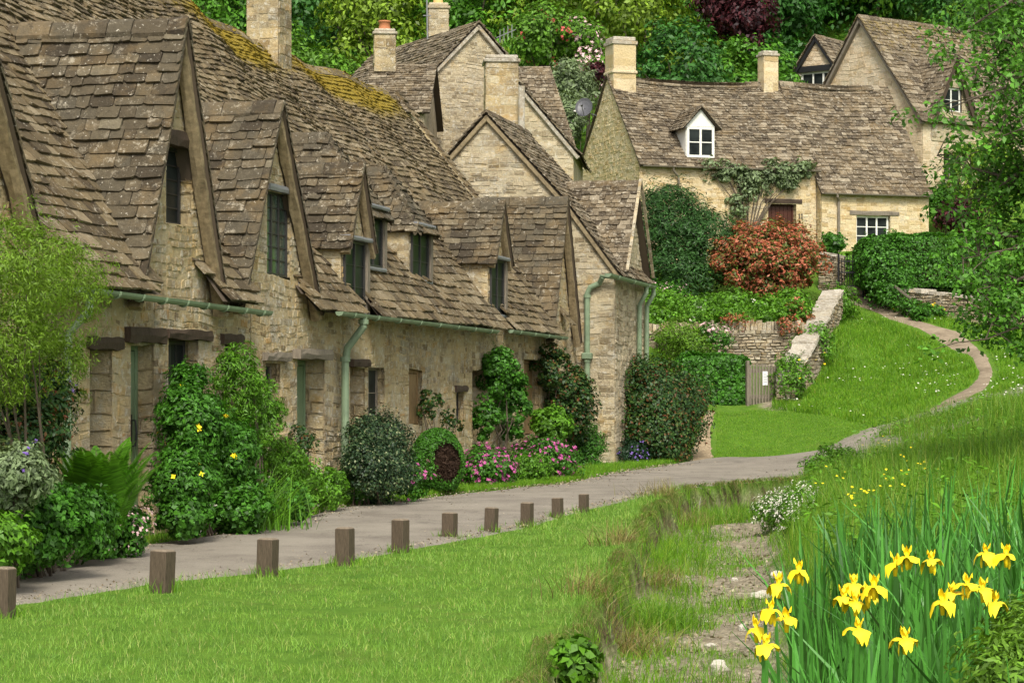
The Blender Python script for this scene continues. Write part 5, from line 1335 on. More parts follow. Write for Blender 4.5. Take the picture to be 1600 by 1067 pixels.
# ---- green in the bed of the stream
n = 190000; x, y = scatter(-.5, 7, 10, 39.3, n, .6)
pt = fbm(x*.9+2, y*1.5); tt_ = (x-lip_l(y))/(lip_r(y)-lip_l(y)); rim = np.minimum(x-lip_l(y), (lip_r(y)-x)*1.2)
k = (ditch(x, y) > .25) & vis(x, y) & ((pt < .70-.36*tt_-.08*R.random(n)) | ((rim < .35) & (x > (lip_l(y)+lip_r(y))/2) & (R.random(n) < .8)) | ((x-lip_l(y) > .16) & (x-lip_l(y) < .55) & (R.random(n) < .5)) | (R.random(n) < .05)); x, y = x[k], y[k]
put_grass('stream_grass', ('patchy rough grass growing in the dry stream bed', 'grass'), x, y, R.uniform(.03, .10, len(x))*(1+1.2*(fbm(x*1.7, y*1.7) > .52))*(1.5-np.clip((x-lip_l(y))/(lip_r(y)-lip_l(y)), 0, 1)), .005*(.6+y*.032), 'meadow', .6)
# ---- mown lawn at the end of the lane, meadow on the slope
lawn_poly = [tuple(hit(*q[:2], 40)[:2]) for q in [(1108, 722, 46.9), (1120, 690, 49.2), (1112, 645, 53.4), (1200, 637, 54.6), (1290, 648, 53), (1362, 662, 50), (1345, 690, 48.3), (1255, 716, 48.2), (1140, 724, 46.4)]]
n = 90000; x, y = scatter(3.6, 9, 45.5, 55.5, n); k = in_poly(x, y, lawn_poly); put_grass('mown_grass', ('smooth mown lawn where the lane ends', 'grass'), x[k], y[k], R.uniform(.025, .045, k.sum()), .012, 'lawn' if False else 'meadow', .5)
path_poly = [tuple(hit(*q, 40)[:2]) for q in PATH_L[:-1] + PATH_R[-2::-1]]
mead_poly = [tuple(hit(*q[:2], 40)[:2]) for q in [(1205, 640, 54.5), (1218, 585, 55.6), (1270, 515, 59.4), (1312, 462, 63), (1460, 490, 62), (1560, 500, 60), (1680, 520, 57), (1680, 640, 46), (1520, 660, 46.5), (1420, 690, 47.2), (1362, 664, 49.8), (1300, 650, 53)]]
n = 260000; x, y = scatter(5.4, 15, 44.5, 64, n); k = in_poly(x, y, mead_poly) & ~in_poly(x, y, path_poly) & ~in_poly(x, y+.3, path_poly) & ~(in_poly(x, y+.6, path_poly) & (R.random(n) < .7)) & vis(x, y); x, y = x[k], y[k]
put_grass('meadow_grass', ('longer meadow grass on the slope below the cottages', 'grass'), x, y, R.uniform(.05, .11, len(x))*(1+.9*sstep(.45, .6, fbm(x*.9, y*.9))), .014, 'meadow', .5)
n = 900; x, y = scatter(5.6, 12, 46, 62.5, n); k = in_poly(x, y, mead_poly) & ~in_poly(x, y, path_poly) & (fbm(x*.7+3, y*.7) > .5); x, y = x[k], y[k]
p = np.stack([x, y, hgt(x, y)+.15], 1); V, Q = bloom_geo(p, np.tile([0, -.3, 1.], (len(p), 1)), .028); tag(fast_mesh('daisies', V, Q, [M['cream']]), 'tiny white daisies scattered over the meadow slope', 'daisies', None, 'stuff')
# ---- tall grass and herbs on the right bank
n = 210000; x, y = scatter(1.2, 17, 9, 47, n, .35)
k = vis(x, y, 420) & (x > lip_r(y)-.12) & (x > np.where(y > 39, 5.2+(y-39)*.22, -99)) & (fbm(x*1.1+9, y*1.1) > .26) & ~((y > 43) & (x < 7.4)); x, y = x[k], y[k]
hv = R.uniform(.20, .62, len(x))*(.45+1.0*fbm(x*.5, y*.5)); hv *= np.where(x-lip_r(y) < .5, .7, 1)*np.where(y < 11.5, .55, 1)
put_grass('tall_grass', ('tall wild grass covering the right bank', 'grass'), x, y, hv, .0055*(.5+y*.03), 'tall', .35, 3)
n = 34000; x, y = scatter(1.6, 16, 11, 46, n, .25); k = vis(x, y, 420) & (x > lip_r(y)+.05) & (x > np.where(y > 39, 5.2+(y-39)*.22, -99)) & (fbm(x*.8+1, y*.8) > .45); x, y = x[k], y[k]
p = np.stack([x, y, hgt(x, y)+R.uniform(.05, .42, len(x))], 1); V, Q = to_leaves(p, np.tile([0, -.2, 1.], (len(p), 1)), .10, .035, droop=.1); tag(fast_mesh('wild_herbs', V, Q, [LEAF['bright']]), 'leafy wild herbs among the tall grass of the right bank', 'herbs', None, 'stuff')
for nm, mt, lab, uv, nn in (('buttercups', 'yellow', 'tiny yellow buttercups in the tall grass of the right bank', [(1385, 740), (1400, 755), (1330, 780), (1440, 730), (1420, 715), (1300, 745), (1380, 690), (1355, 765)], 46),
                            ('hawkbit', 'yellow', 'yellow flowers by the foot of the climbing garden wall', [(1240, 568), (1250, 580), (1235, 590), (1262, 560)], 14)):
    pts = []
    for (u, v) in uv:
        Y = 54.5 if nm == 'hawkbit' else 34 - (v-690)*.16
        for _ in range(nn//len(uv)+1):
            q = P(u+R.normal(0, 14), v+R.normal(0, 8), Y+R.normal(0, .6)); q[2] = max(q[2], h1(q[0], q[1])+.06); pts.append(q)
    p = np.array(pts); V, Q = bloom_geo(p, np.tile([0, -.6, .8], (len(p), 1)), .017 if nm != 'hawkbit' else .035); tag(fast_mesh(nm, V, Q, [M[mt]]), lab, 'flowers', None, 'stuff')
# verge below the cottages
n = 70000; y = 18 + 27.5*R.random(n)**1.2; x = road_l(y) - np.abs(R.normal(0, .35, n)) + .05; sx = (x-RO[0])*NO[0] + (y-RO[1])*NO[1]
k = (sx > .05) & vis(x, y) & ~((y > 22.2) & (y < 24.3) & (x > -4.1) & (x < -3.15) & (R.random(n) < .85)); x, y = x[k], y[k]
put_grass('verge_grass', ('narrow grass verge between the lane and the flower beds', 'grass'), x, y, R.uniform(.04, .13, len(x)), .008*(.4+y*.022), 'meadow', .5)

# ---- stones in the stream bed
def stone_obj(c, r, label, seed):
    rg = np.random.default_rng(seed); n, m = 9, 6; v = [A(0, 0, 1)]; f = []
    for i in range(1, m):
        for j in range(n): a, b = math.pi*i/m, 2*math.pi*j/n; v.append(A(math.sin(a)*math.cos(b), math.sin(a)*math.sin(b), math.cos(a)))
    v.append(A(0, 0, -1)); v = [q*rg.uniform(.78, 1.15) for q in v]
    v = [A(*c) + q*A(*r) for q in v]
    for j in range(n): f.append((0, 1+j, 1+(j+1) % n))
    for i in range(m-2):
        for j in range(n): f.append((1+i*n+j, 1+(i+1)*n+j, 1+(i+1)*n+(j+1) % n, 1+i*n+(j+1) % n))
    e = 1+(m-1)*n
    for j in range(n): f.append((e, 1+(m-2)*n+(j+1) % n, 1+(m-2)*n+j))
    mb = MB(); mb.add(v, f); return tag(mb.build('stone', [M['stone_pale']], None, tuple(c)), label, 'stone', 'loose stones in the stream bed')
for i, (u, v, w, hh, lab) in enumerate([(1192, 930, 42, 13, 'flat white stone in the stream bed beside the leftmost yellow irises'), (1216, 897, 26, 10, 'small pale stone tucked under the bank, behind the flat white one'), (1123, 1043, 30, 22, 'rounded cream stone at the bottom of the photo in the stream bed'),
        (1160, 981, 14, 10, 'little white pebble-sized stone in the middle of the stream bed'), (1104, 973, 10, 8, 'small dark-edged stone left of the little white one'), (1110, 1010, 18, 6, 'thin flat stone behind the rounded cream stone'), (1148, 905, 12, 6, 'tiny pale stone on the gravelly patch upstream')]):
    c = hit(u, v+hh/2, 9); Y = c[1]; rx = w/2/F*Y; c[2] += hh/F*Y*.35; stone_obj(c, (rx, rx*.8, hh/F*Y*.75), lab, i+5)
n = 12000; x, y = scatter(.4, 6, 12, 38, n, .5); k = (ditch(x, y) > .85) & (fbm(x*1.3+2, y*.8) > .36); x, y = x[k], y[k]; nn = len(x)
N = unit_rows(R.normal(size=(nn, 3))*.4+np.array([0, 0, 1])); s = R.uniform(.010, .034, nn)*(.5+y*.025); V, Q = leaf_geo(np.stack([x, y, hgt(x, y)+.006], 1), N, rand_dirs(nn), s*1.5, s*1.2, .25)
tag(fast_mesh('gravel', V, Q, [M['stone_grey']]), 'loose gravel on the floor of the dry stream bed', 'gravel', None, 'stuff')

n = 5200; y = 14 + 31*R.random(n)**1.2; sd = R.random(n) < .55; x = np.where(sd, road_l(y)+np.abs(R.normal(0, .28, n)), road_r(y)-np.abs(R.normal(0, .16, n))); x = np.where(R.random(n) < .18, road_l(y)+(road_r(y)-road_l(y))*R.random(n), x); k = vis(x, y); x, y = x[k], y[k]; nn = len(x)
N = unit_rows(R.normal(size=(nn, 3))*.35+np.array([0, 0, 1])); s_ = R.uniform(.006, .022, nn)*(.4+y*.03); V, Q = leaf_geo(np.stack([x, y, hgt(x, y)+.034], 1), N, rand_dirs(nn), s_*1.4, s_*1.1, .25)
tag(fast_mesh('grit', V, Q, [M['stone_dry']]), 'loose grit and crumbs along the edges of the lane', 'grit', None, 'stuff')

# longer tufts the mower misses, round the bollards
bx = []; 
for o in scene.objects:
    if o.name.startswith('wooden_bollard'):
        a = R.uniform(0, 6.28, 70); r_ = .075+np.abs(R.normal(0, .05, 70)); bx.append(np.stack([o.location[0]+r_*np.cos(a), o.location[1]+r_*np.sin(a)], 1))
bx = np.concatenate(bx); put_grass('post_tufts', ('longer grass tufts round the feet of the wooden bollards', 'grass'), bx[:, 0], bx[:, 1], R.uniform(.05, .14, len(bx)), .0075, 'meadow', .5)
# ---------------------------------------------------------------- plants along the row
def on_bed(u, o): s = us(u, o); return s, (RO[1]+T[1]*s+NO[1]*o)
def E(u0, u1, v0, v1, o, ry=None): Y = on_bed((u0+u1)/2, o)[1]; return ell(u0, u1, v0, v1, Y, ry)
def arching(name, label, cat, base, n, L, w, leaf, spread=.3, lean=.9, group=None, seg=5):
    x = base[0]+R.normal(0, spread, n); y = base[1]+R.normal(0, spread, n); V, Q = blades(x, y, hgt(x, y)-.02, R.uniform(.7, 1.1, n)*L, w, lean, seg, .9)
    return tag(fast_mesh(name, V, Q, [LEAF[leaf]], None, (base[0], base[1], h1(*base[:2]))), label, cat, group)
def fern(name, label, base, n, L, leaf, group=None):
    V = []; 
    for i in range(n):
        az = R.uniform(0, 2*math.pi); el = R.uniform(1.25, 1.55); d = A(math.cos(az), math.sin(az), 0); l = L*R.uniform(.7, 1.1); b = A(*base)+d*R.uniform(0, .15)
        t = np.linspace(.12, 1, 52); c = b + d*((l*math.cos(el)*t + .16*l*t**2.4)[:, None]) + Z*((l*math.sin(el)*t - .22*l*t**2.6)[:, None])
        tan = unit_rows(np.gradient(c, axis=0)); sd = np.cross(tan, Z); sd = unit_rows(sd); nn = np.cross(sd, tan); pl = l*.17*np.sin(np.clip((1-t)*1.15+.04, 0, 1)*math.pi*.62)
        for sg in (-1, 1):
            D = sd*sg + tan*.5; cc = c + unit_rows(D)*pl[:, None]*.5; v, _ = leaf_geo(cc, nn, D, pl+.01, l*.017, .05); V.append(v)
    V = np.concatenate(V); return tag(fast_mesh(name, V, np.arange(len(V)).reshape(-1, 4), [LEAF[leaf]], None, tuple(base)), label, 'fern', group)

# willow-like shrub at the left edge
e = [E(-40, 110, 345, 520, 1.3, .5), E(-60, 70, 460, 640, 1.2, .5), E(40, 150, 370, 560, 1.1, .35), E(20, 120, 520, 660, 1.0, .35)]
wsh = shrub('willow_shrub', 'airy yellow-green shrub with tiny willowy leaves at the left edge', 'shrub', e, 15000, .055, .012, 'willow', nclump=170, crad=.17, stems=16, stem_r=.018, fill=.1, droop=.7, up=.1)
shrub('climbing_shrub', 'dark bronze-green shrub dotted with violet flowers, under the willowy one', 'shrub', [E(-60, 110, 560, 720, .8, .4), E(-40, 90, 640, 760, 1.0, .4)], 9000, .065, .035, 'bronze', nclump=110, flowers=(16, .018, 'violet'))
shrub('leafy_plant', 'pale grey-leaved plant at the lower left edge', 'plant', [E(-50, 70, 700, 790, 1.4, .35)], 2600, .08, .032, 'grey', nclump=50, flowers=(5, .018, 'violet'))
shrub('leafy_plant', 'broad mound of blue-green cut leaves in the lower left corner bed', 'plant', [E(-40, 130, 760, 880, 1.25, .4), E(60, 170, 770, 868, 1.0, .35)], 8000, .075, .042, 'mid', nclump=120)
shrub('leafy_plant', 'yellow-green leafy clump lowest at the left edge', 'plant', [E(-60, 50, 810, 890, 1.5, .3)], 1800, .09, .04, 'bright', nclump=40)
b = W(us(160, .95), .95, 0); b[2] = h1(b[0], b[1])+.12; fern('fern', 'large light-green fern in front of the doorways', b+Z*.02, 50, 1.1, 'fern')
shrub('flowering_plant', 'low plant full of small pale pink flowers beside the green door path', 'plant', [E(130, 222, 785, 868, .95, .28)], 2600, .07, .04, 'mid', nclump=45, flowers=(260, .016, 'pale_pink'))
# big green mass between door and ragged lintels
shrub('kerria_shrub', 'large deep-green shrub with a few yellow flowers, right of the green door', 'shrub', [E(252, 345, 600, 730, .5, .36), E(244, 330, 690, 834, .8, .38), E(300, 395, 650, 790, .6, .38), E(330, 410, 740, 828, .75, .3), E(275, 320, 578, 650, .4, .18)], 15000, .080, .034, 'mid', nclump=210, flowers=(8, .03, 'yellow'), stems=14)
shrub('bamboo_shrub', 'feathery lighter-green upright shrub rising between the two cottages', 'shrub', [E(335, 405, 545, 660, .45, .24), E(370, 440, 600, 730, .5, .26), E(405, 470, 690, 780, .55, .22)], 8000, .075, .018, 'bright', nclump=150, stems=14, droop=.6)
bb = W(us(405, .9), .9, 0); arching('daylily', 'fountain of long arching strap leaves below the feathery shrub', 'plant', bb, 220, .8, .016, 'bright', .22, 1.0)
shrub('ground_cover', 'low plants with round leaves along the foot of the deep-green shrub', 'plant', [E(250, 330, 780, 838, .9, .25), E(320, 420, 775, 832, .9, .25), E(400, 480, 755, 818, .9, .25)], 3600, .075, .06, 'mid', nclump=70, flowers=(14, .02, 'cream'), stems=0)
shrub('leafy_plant', 'fresh green weeds with cream flowers left of the tall downpipe', 'plant', [E(430, 500, 715, 805, .65, .25), E(480, 540, 735, 795, .6, .25)], 3000, .07, .03, 'bright', nclump=55, flowers=(26, .018, 'cream'))
shrub('rose_bush', 'thin young rose with bronze leaves by the second green door', 'rose bush', [E(455, 490, 660, 760, .3, .15)], 420, .06, .035, 'bronze', nclump=14, stems=8)
shrub('leafy_plant', 'small leafy plant at the base of the tall green downpipe', 'plant', [E(535, 585, 725, 790, .55, .22)], 1500, .08, .04, 'mid', nclump=30)
shrub('euonymus_bush', 'rounded dark bush with cream-flecked leaves under the cottage windows', 'bush', [E(548, 630, 652, 740, .7, .42), E(560, 640, 690, 782, .85, .4), E(546, 600, 680, 775, .75, .3)], 13000, .052, .030, 'vari', nclump=150, crad=.15)
shrub('rose_bush', 'slender rose stems with red-tipped leaves against the wall by the tan door', 'rose bush', [E(655, 690, 605, 660, .2, .12), E(690, 722, 640, 690, .3, .12)], 420, .075, .045, 'bronze', nclump=14, stems=9)
# clipped dome: shears have opened its brown inside
e0 = E(640, 726, 668, 778, .75, .55); ce, ra = np.array(e0[:3]), np.array(e0[3:]); gz = h1(ce[0], ce[1])
hole_d = unit(A(.25, -1, -.15)); d = rand_dirs(22000); hole_d2 = unit(A(.45, -.8, .05))
k = (d @ hole_d2 < .80 + .04*R.normal(size=len(d))) & (d[:, 2] > -.75); d = d[k]; pos = ce + d*ra*(1-.05*R.random((len(d), 1))); pos, d = above(pos, d)
V, Q = to_leaves(pos, d, .035, .018, rnd=.8); dome = fast_mesh('clipped_bush', V, Q, [LEAF['mid']], None, (ce[0], ce[1], gz)); tag(dome, 'clipped dome bush with a brown bare patch in its side', 'bush')
d = rand_dirs(9000); pos = ce + d*ra*R.uniform(.62, .93, (len(d), 1)); pos, d = above(pos, d); V, Q = leaf_geo(pos, rand_dirs(len(pos)), d*1.0+rand_dirs(len(pos))*.6, .10, .009, .1); fast_mesh('bare_twigs', V, Q, [M['twig']], dome)
mb = MB(); n_, m_ = 16, 10; v = []; f = []
for i in range(m_+1):
    for j in range(n_): a, b2 = math.pi*i/m_, 2*math.pi*j/n_; v.append(ce + ra*.66*A(math.sin(a)*math.cos(b2), math.sin(a)*math.sin(b2), math.cos(a))*R.uniform(.9, 1.1))
for i in range(m_):
    for j in range(n_): f.append((i*n_+j, (i+1)*n_+j, (i+1)*n_+(j+1) % n_, i*n_+(j+1) % n_))
mb.add(v, f); mb.build('branch_core', [M['twig']], dome)
shrub('geranium', 'magenta-flowered mound beside the clipped dome bush', 'flowering plant', [E(722, 800, 705, 772, .8, .4)], 4200, .06, .045, 'mid', nclump=70, flowers=(560, .030, 'pink'), stems=0)
shrub('geranium', 'farther magenta-flowered mound, below the dark climbers', 'flowering plant', [E(800, 898, 690, 752, .75, .4)], 4200, .06, .045, 'mid', nclump=70, flowers=(520, .032, 'pink'), stems=0)
shrub('geranium', 'few bright pink flowers between the flecked bush and the dome', 'flowering plant', [E(622, 668, 715, 785, 1.0, .2)], 900, .06, .04, 'mid', nclump=22, flowers=(40, .032, 'pink'), stems=0)
shrub('leafy_plant', 'bright green low plants between the two magenta mounds', 'plant', [E(780, 860, 712, 765, .85, .25)], 2600, .06, .03, 'bright', nclump=45, stems=0)
def climber(label, ells, trunk_u, n, leaf, L=.085, Wd=.06, nclump=90):
    c = shrub('climber', label, 'climbing plant', ells, n, L, Wd, leaf, nclump=nclump, stems=0, fill=.12); b = W(us(trunk_u, .18), .18, .0); mb = MB()
    for i in range(5):
        t = np.array(ells[i % len(ells)][:3]) + R.normal(0, .12, 3); p = [b+R.normal(0, .05, 3)*A(1, 1, 0) + (t-b)*q + NO*.04*math.sin(q*9+i) + T*.05*math.sin(q*7+i*2) for q in np.linspace(0, 1, 7)]
        mb.tube(p, [.022*(1-.7*q) for q in np.linspace(0, 1, 7)], 0, 6)
    mb.build('stems', [M['bark']], c); return c
climber('dark green climber trained up the wall left of the tan doorway', [E(752, 800, 545, 625, .22, .25), E(770, 825, 575, 690, .25, .3), E(745, 775, 630, 690, .2, .15)], 782, 5200, 'mid')
climber('russet-tipped climber reaching the gutter under the broad gable', [E(832, 925, 575, 660, .3, .4), E(835, 880, 545, 600, .2, .25), E(850, 925, 610, 700, .35, .4)], 875, 7500, 'bronze')
shrub('leafy_plant', 'light green leafy climber low on the wall right of the tan doorway', 'plant', [E(835, 890, 640, 695, .5, .3)], 2400, .10, .075, 'bright', nclump=45)
shrub('leafy_plant', 'soft green clump at the foot of the green pipe on the house corner', 'plant', [E(885, 942, 665, 742, .5, .35)], 3600, .08, .03, 'mid', nclump=60)
shrub('corner_shrub', 'big glossy shrub with red-tipped leaves filling the corner of the end house', 'shrub', [ell(960, 1070, 570, 690, 46.6, 1.0), ell(1000, 1096, 590, 690, 47.2, 1.0), ell(965, 1080, 640, 728, 46.2, .9)], 17000, .10, .055, 'bronze', nclump=230, crad=.32, flowers=None, stems=10)
shrub('lavender', 'low purple-flowered mound at the foot of the glossy corner shrub', 'flowering plant', [ell(952, 1010, 690, 730, 45.4, .5)], 1800, .07, .025, 'deep', nclump=40, flowers=(80, .025, 'violet'), stems=0)
# foreground corner of the lawn
b = P(895, 1060, 12.9); shrub('leafy_plant', 'fresh broad-leaved plant hanging over the bank at the bottom of the photo', 'plant', [ell(872, 922, 1006, 1075, 12.9, .14)], 420, .085, .06, 'bright', nclump=22, crad=.07, stems=5, stem_r=.006)
# shaggy tussocks along the bank
for i, (u, v, lab) in enumerate([(1060, 795, 'dark shaggy tussock on the far bank of the stream bed'), (1000, 872, 'dry brown tussock where the bank bulges'), (1120, 790, 'long-haired grass tussock on the far bank, nearest the lane'), (965, 960, 'pale straw tussock on the near bank'), (1180, 780, 'small tussock at the far end of the bank'), (1020, 935, 'dark green tussock at the foot of the near bank')]):
    Y = 1.66*F/(v-HOR); c = P(u, v, Y); arching('grass_tussock', lab, 'grass tussock', c, 420, .30, .0075, 'sedge' if i in (0, 1, 3) else 'tall', .13+.004*Y, 1.3, 'grass tussocks on the bank', 4)
# white-flowered plant on the right bank
shrub('watercress_bush', 'bush of small white flowers at the edge of the right bank', 'flowering plant', [ell(1182, 1250, 775, 830, 28.5, .3), ell(1215, 1290, 760, 850, 28, .35), ell(1230, 1310, 800, 872, 26.5, .3)], 6000, .06, .022, 'bright', nclump=150, flowers=(2600, .013, 'cream'))
shrub('leafy_plant', 'leafy red-stemmed bush at the lane end of the right bank', 'plant', [ell(1265, 1345, 700, 790, 35, .5), ell(1290, 1370, 740, 815, 31, .5)], 6000, .085, .032, 'bright', nclump=110, stems=12)
# ---- irises
def petal(mb, c, d, L, w, droop, m=0):
    sd = unit(np.cross(d, Z)); n = 6; v = []; f = []; ph = R.uniform(0, 6, 2); L *= R.uniform(.85, 1.12); w *= R.uniform(.8, 1.15)
    for i in range(n+1):
        t = i/n; p = c + d*(L*(t*.95-.25*t*t*droop)) + Z*(L*(.30*math.sin(t*math.pi*.55) - droop*.95*t*t)); ww = w*math.sin(min(1, t*.80+.16)*math.pi)**.6
        rf = .006*t; v += [p-sd*ww*.5*(1+.12*math.sin(t*9+ph[0]))-Z*(.008*t+rf*math.sin(t*11+ph[0])), p+Z*.003, p+sd*ww*.5*(1+.12*math.sin(t*8+ph[1]))-Z*(.008*t+rf*math.sin(t*10+ph[1]))]
    for i in range(n):
        for j in range(2): k = i*3+j; f.append((k, k+1, k+4, k+3))
    mb.add(v, f, m)
IR = [(1248, 893, 6.7, 'low iris at the left of the clump, topmost of its three neighbours'), (1216, 915, 6.5, 'iris leaning over the stream bed, beside the flat white stone'), (1204, 955, 6.3, 'leftmost iris with several open yellow flowers'), (1196, 1010, 6.1, 'lowest iris at the left edge of the clump'),
      (1334, 915, 6.6, 'left one of the paired irises in the middle of the clump'), (1366, 918, 6.5, 'right one of the paired irises in the middle of the clump'), (1342, 985, 6.2, 'iris with small half-open flower below the middle pair'), (1417, 872, 7.0, 'tall iris standing above the middle of the clump'),
      (1455, 877, 7.0, 'tall iris with an orange bud, right of the other tall one'), (1414, 1001, 6.0, 'lone low iris nearest the bottom of the photo'), (1473, 941, 6.4, 'single iris at mid height right of the middle'), (1512, 915, 6.7, 'iris of the right-hand pair with drooping petals'),
      (1536, 922, 6.6, 'iris with two open flowers, right of the drooping one'), (1541, 866, 7.1, 'tall iris near the right edge'), (1572, 868, 7.0, 'rightmost iris, its petals reaching the edge of the photo')]
for i, (u, v, Y, lab) in enumerate(IR):
    c = P(u, v, Y); gz = h1(c[0], c[1]); root = tag(empty('iris_plant', (c[0], c[1], gz)), 'yellow flag ' + lab, 'iris', 'yellow irises in bloom')
    mb = MB(); b = A(c[0]+R.normal(0, .05), c[1]+.02, gz-.03); mb.tube([b+(c-b)*t + A(.015*math.sin(t*3+i), 0, 0) for t in np.linspace(0, 1, 7)], [.008-.003*t for t in np.linspace(0, 1, 7)], 0, 6); mb.build('stem', [LEAF['iris']], root)
    for fl in range(3 if i in (2, 4) else 2 if i in (5, 7, 11, 12) else 1):
        fm = MB(); cc = c + (A(R.uniform(.03, .05)*(1 if (i+fl) % 2 else -1), R.uniform(-.04, .04), R.uniform(-.06, -.02)) if fl else 0); az = R.uniform(0, 2)
        for j in range(3):
            a = az+j*2.094; petal(fm, cc, A(math.cos(a), math.sin(a), 0), R.uniform(.042, .054), R.uniform(.038, .050), R.uniform(.4, 1.0))
            a += 1.047; petal(fm, cc+Z*.008, unit(A(math.cos(a)*.7, math.sin(a)*.7, 1)), .026, .018, -.05)
        fm.tube([cc-Z*.035, cc-Z*.01, cc+Z*.02], [.006, .009, .004], 0, 6); fm.build('flower', [M['yellow']], root, smooth=True)
    bd = MB(); q = c+A(.012*(-1)**i, .012, -.03); bd.tube([q-Z*.012, q, q+Z*.015, q+Z*.03], [.002, .005, .004, .001], 0, 6); bd.build('bud', [M['yellow']], root)
    x = b[0]+R.normal(0, .045, 5); y = b[1]+R.normal(0, .045, 5); V, Q = blades(x, y, np.full(5, gz), R.uniform(.55, .98, 5)*(c[2]-gz), .026, .12, 5, 1.2); fast_mesh('leaf', V, Q, [LEAF['iris']], root)
n = 4600; x, y = scatter(.62, 3.8, 5.3, 13.5, n); u = 800+x/y*F; k = (u > 1165+R.normal(0, 25, n)+ (y-5.3)*10) & (u < 1700) & (fbm(x*1.7, y*1.7) > .25) & ~((u < 1235) & (y > 6.6)); x, y = x[k], y[k]
V, Q = blades(x, y, hgt(x, y)-.02, R.uniform(.62, 1.02, len(x)), R.uniform(.032, .056, len(x)), .22, 5, 1.3); tag(fast_mesh('iris_leaves', V, Q, [LEAF['iris']]), 'dense sword-shaped iris leaves on the right bank', 'iris leaves', None, 'stuff')
n = 260; x, y = scatter(3.5, 7, 15, 24, n); k = vis(x, y) & (800+x/y*F > 1420) & (fbm(x*.9+5, y*.9) > .5); x, y = x[k], y[k]
V, Q = blades(x, y, hgt(x, y), R.uniform(.5, .85, len(x)), .03, .10, 4, 1.2); tag(fast_mesh('iris_leaves', V, Q, [LEAF['iris']]), 'scattered sword leaves among the tall grass behind the irises', 'iris leaves', None, 'stuff')
shrub('leafy_plant', 'low feathery green plant in the bottom right corner', 'plant', [ell(1545, 1650, 1010, 1120, 6.0, .2), ell(1580, 1680, 960, 1040, 6.6, .2)], 7000, .030, .009, 'lime', nclump=90, crad=.09, stems=8, stem_r=.004)

# ---------------------------------------------------------------- garden of number 11
def box_hedge(name, label, u0, u1, v0, v1, Y, dep, n, L, Wd, leaf, rag=.05, cat='hedge', wob=.12, flowers=None):
    a, b = P(u0, v1, Y), P(u1, v0, Y); c = (a+b)/2; c[1] = Y+dep/2; hx, hy, hz = (b[0]-a[0])/2, dep/2, (b[2]-a[2])/2
    ar = np.array([hy*hz, hy*hz, hx*hz, hx*hz, hx*hy*1.0]); f = R.choice(5, n, p=ar/ar.sum()); q = R.uniform(-1, 1, (n, 3)); d = np.zeros((n, 3))
    for i, (ax_, sg) in enumerate(((0, -1), (0, 1), (1, -1), (1, 1), (2, 1))): m = f == i; q[m, ax_] = sg; d[m, ax_] = sg
    q *= (np.sum(np.abs(q)**7, 1)**(-1/7))[:, None]*1.0
    pos = c + q*np.array([hx, hy, hz]); w = (fbm(pos[:, 0]*2.2+pos[:, 1], pos[:, 2]*2.2+pos[:, 1]*.5)-.5)*wob*2
    pos += d*(w[:, None] - np.abs(R.normal(0, rag, (n, 1)))*1.0 + rag*.5)
    pos, d = above(pos, d); V, Q = to_leaves(pos, unit_rows(d+q*.3)[:len(pos)] if len(d) == len(q) else d, L, Wd, rnd=.8)
    ob = tag(fast_mesh(name, V, Q, [LEAF[leaf]], None, (c[0], c[1], h1(c[0], c[1]))), label, cat)
    mb = MB(); mb.box(c-A(hx, hy, hz)*.86, A(2*hx*.86, 0, 0), A(0, 2*hy*.86, 0), Z*2*hz*.86, 0, .1); mb.build('branches', [M['twig']], ob); return ob
box_hedge('ivy_hedge', 'clipped ivy hedge block left of the picket gate', 1062, 1172, 553, 640, 54.6, .9, 11000, .085, .075, 'mid')
shrub('yew_shrub', 'broad dark blue-green feathery shrub before the corner of number 11', 'shrub', [ell(1003, 1105, 300, 450, 63.2, 1.0), ell(1050, 1150, 320, 450, 63.0, 1.0), ell(1000, 1070, 290, 400, 63.6, .9), ell(1010, 1120, 380, 470, 62.4, .9)], 26000, .13, .028, 'yew', nclump=300, crad=.34, stems=10, up=.6, droop=-.5)
shrub('photinia_bush', 'rounded red-leaved bush in front of the red-brown door', 'bush', [ell(1110, 1250, 352, 455, 62.2, 1.2), ell(1160, 1288, 350, 450, 62.4, 1.2), ell(1130, 1270, 370, 468, 61.9, 1.2)], 22000, .115, .048, 'photinia', nclump=300, crad=.26, stems=10, up=.6, droop=-.4, rnd=.6)
bedp = [ell(1000, 1060, 482, 508, 58.1, .4), ell(1050, 1110, 488, 510, 58.1, .3), ell(1120, 1165, 484, 508, 58.1, .4), ell(1180, 1225, 486, 510, 58.1, .3), ell(1215, 1262, 478, 508, 58.2, .4), ell(1000, 1070, 458, 500, 60.2, .8), ell(1060, 1120, 470, 504, 59.6, .7), ell(1110, 1180, 462, 500, 60.4, .8), ell(1165, 1215, 472, 506, 59.6, .7), ell(1205, 1262, 460, 504, 60.0, .8)]
shrub('bedding_plants', 'bright green bedding plants along the top of the retaining wall', 'plants', bedp, 20000, .09, .05, 'bright', nclump=300, crad=.26, stems=0, flowers=(40, .03, 'cream'))
tag(bpy.context.scene.objects['bedding_plants'], kind='stuff')
for i, u in enumerate((1022, 1036, 1046, 1052, 1060)):
    pass
shrub('bistort', 'pale pink flower spikes at the left end of the terrace bed', 'flowering plant', [ell(1015, 1065, 448, 478, 61.4, .4)], 1800, .09, .035, 'mid', nclump=40, crad=.3, flowers=(90, .035, 'pale_pink'), stems=8)
shrub('trailing_plant', 'loose olive shrub spilling down the left part of the retaining wall', 'shrub', [ell(1020, 1090, 500, 560, 56.6, .5), ell(1060, 1110, 515, 570, 56.3, .4)], 6000, .09, .02, 'lime', nclump=90, crad=.2, stems=14)
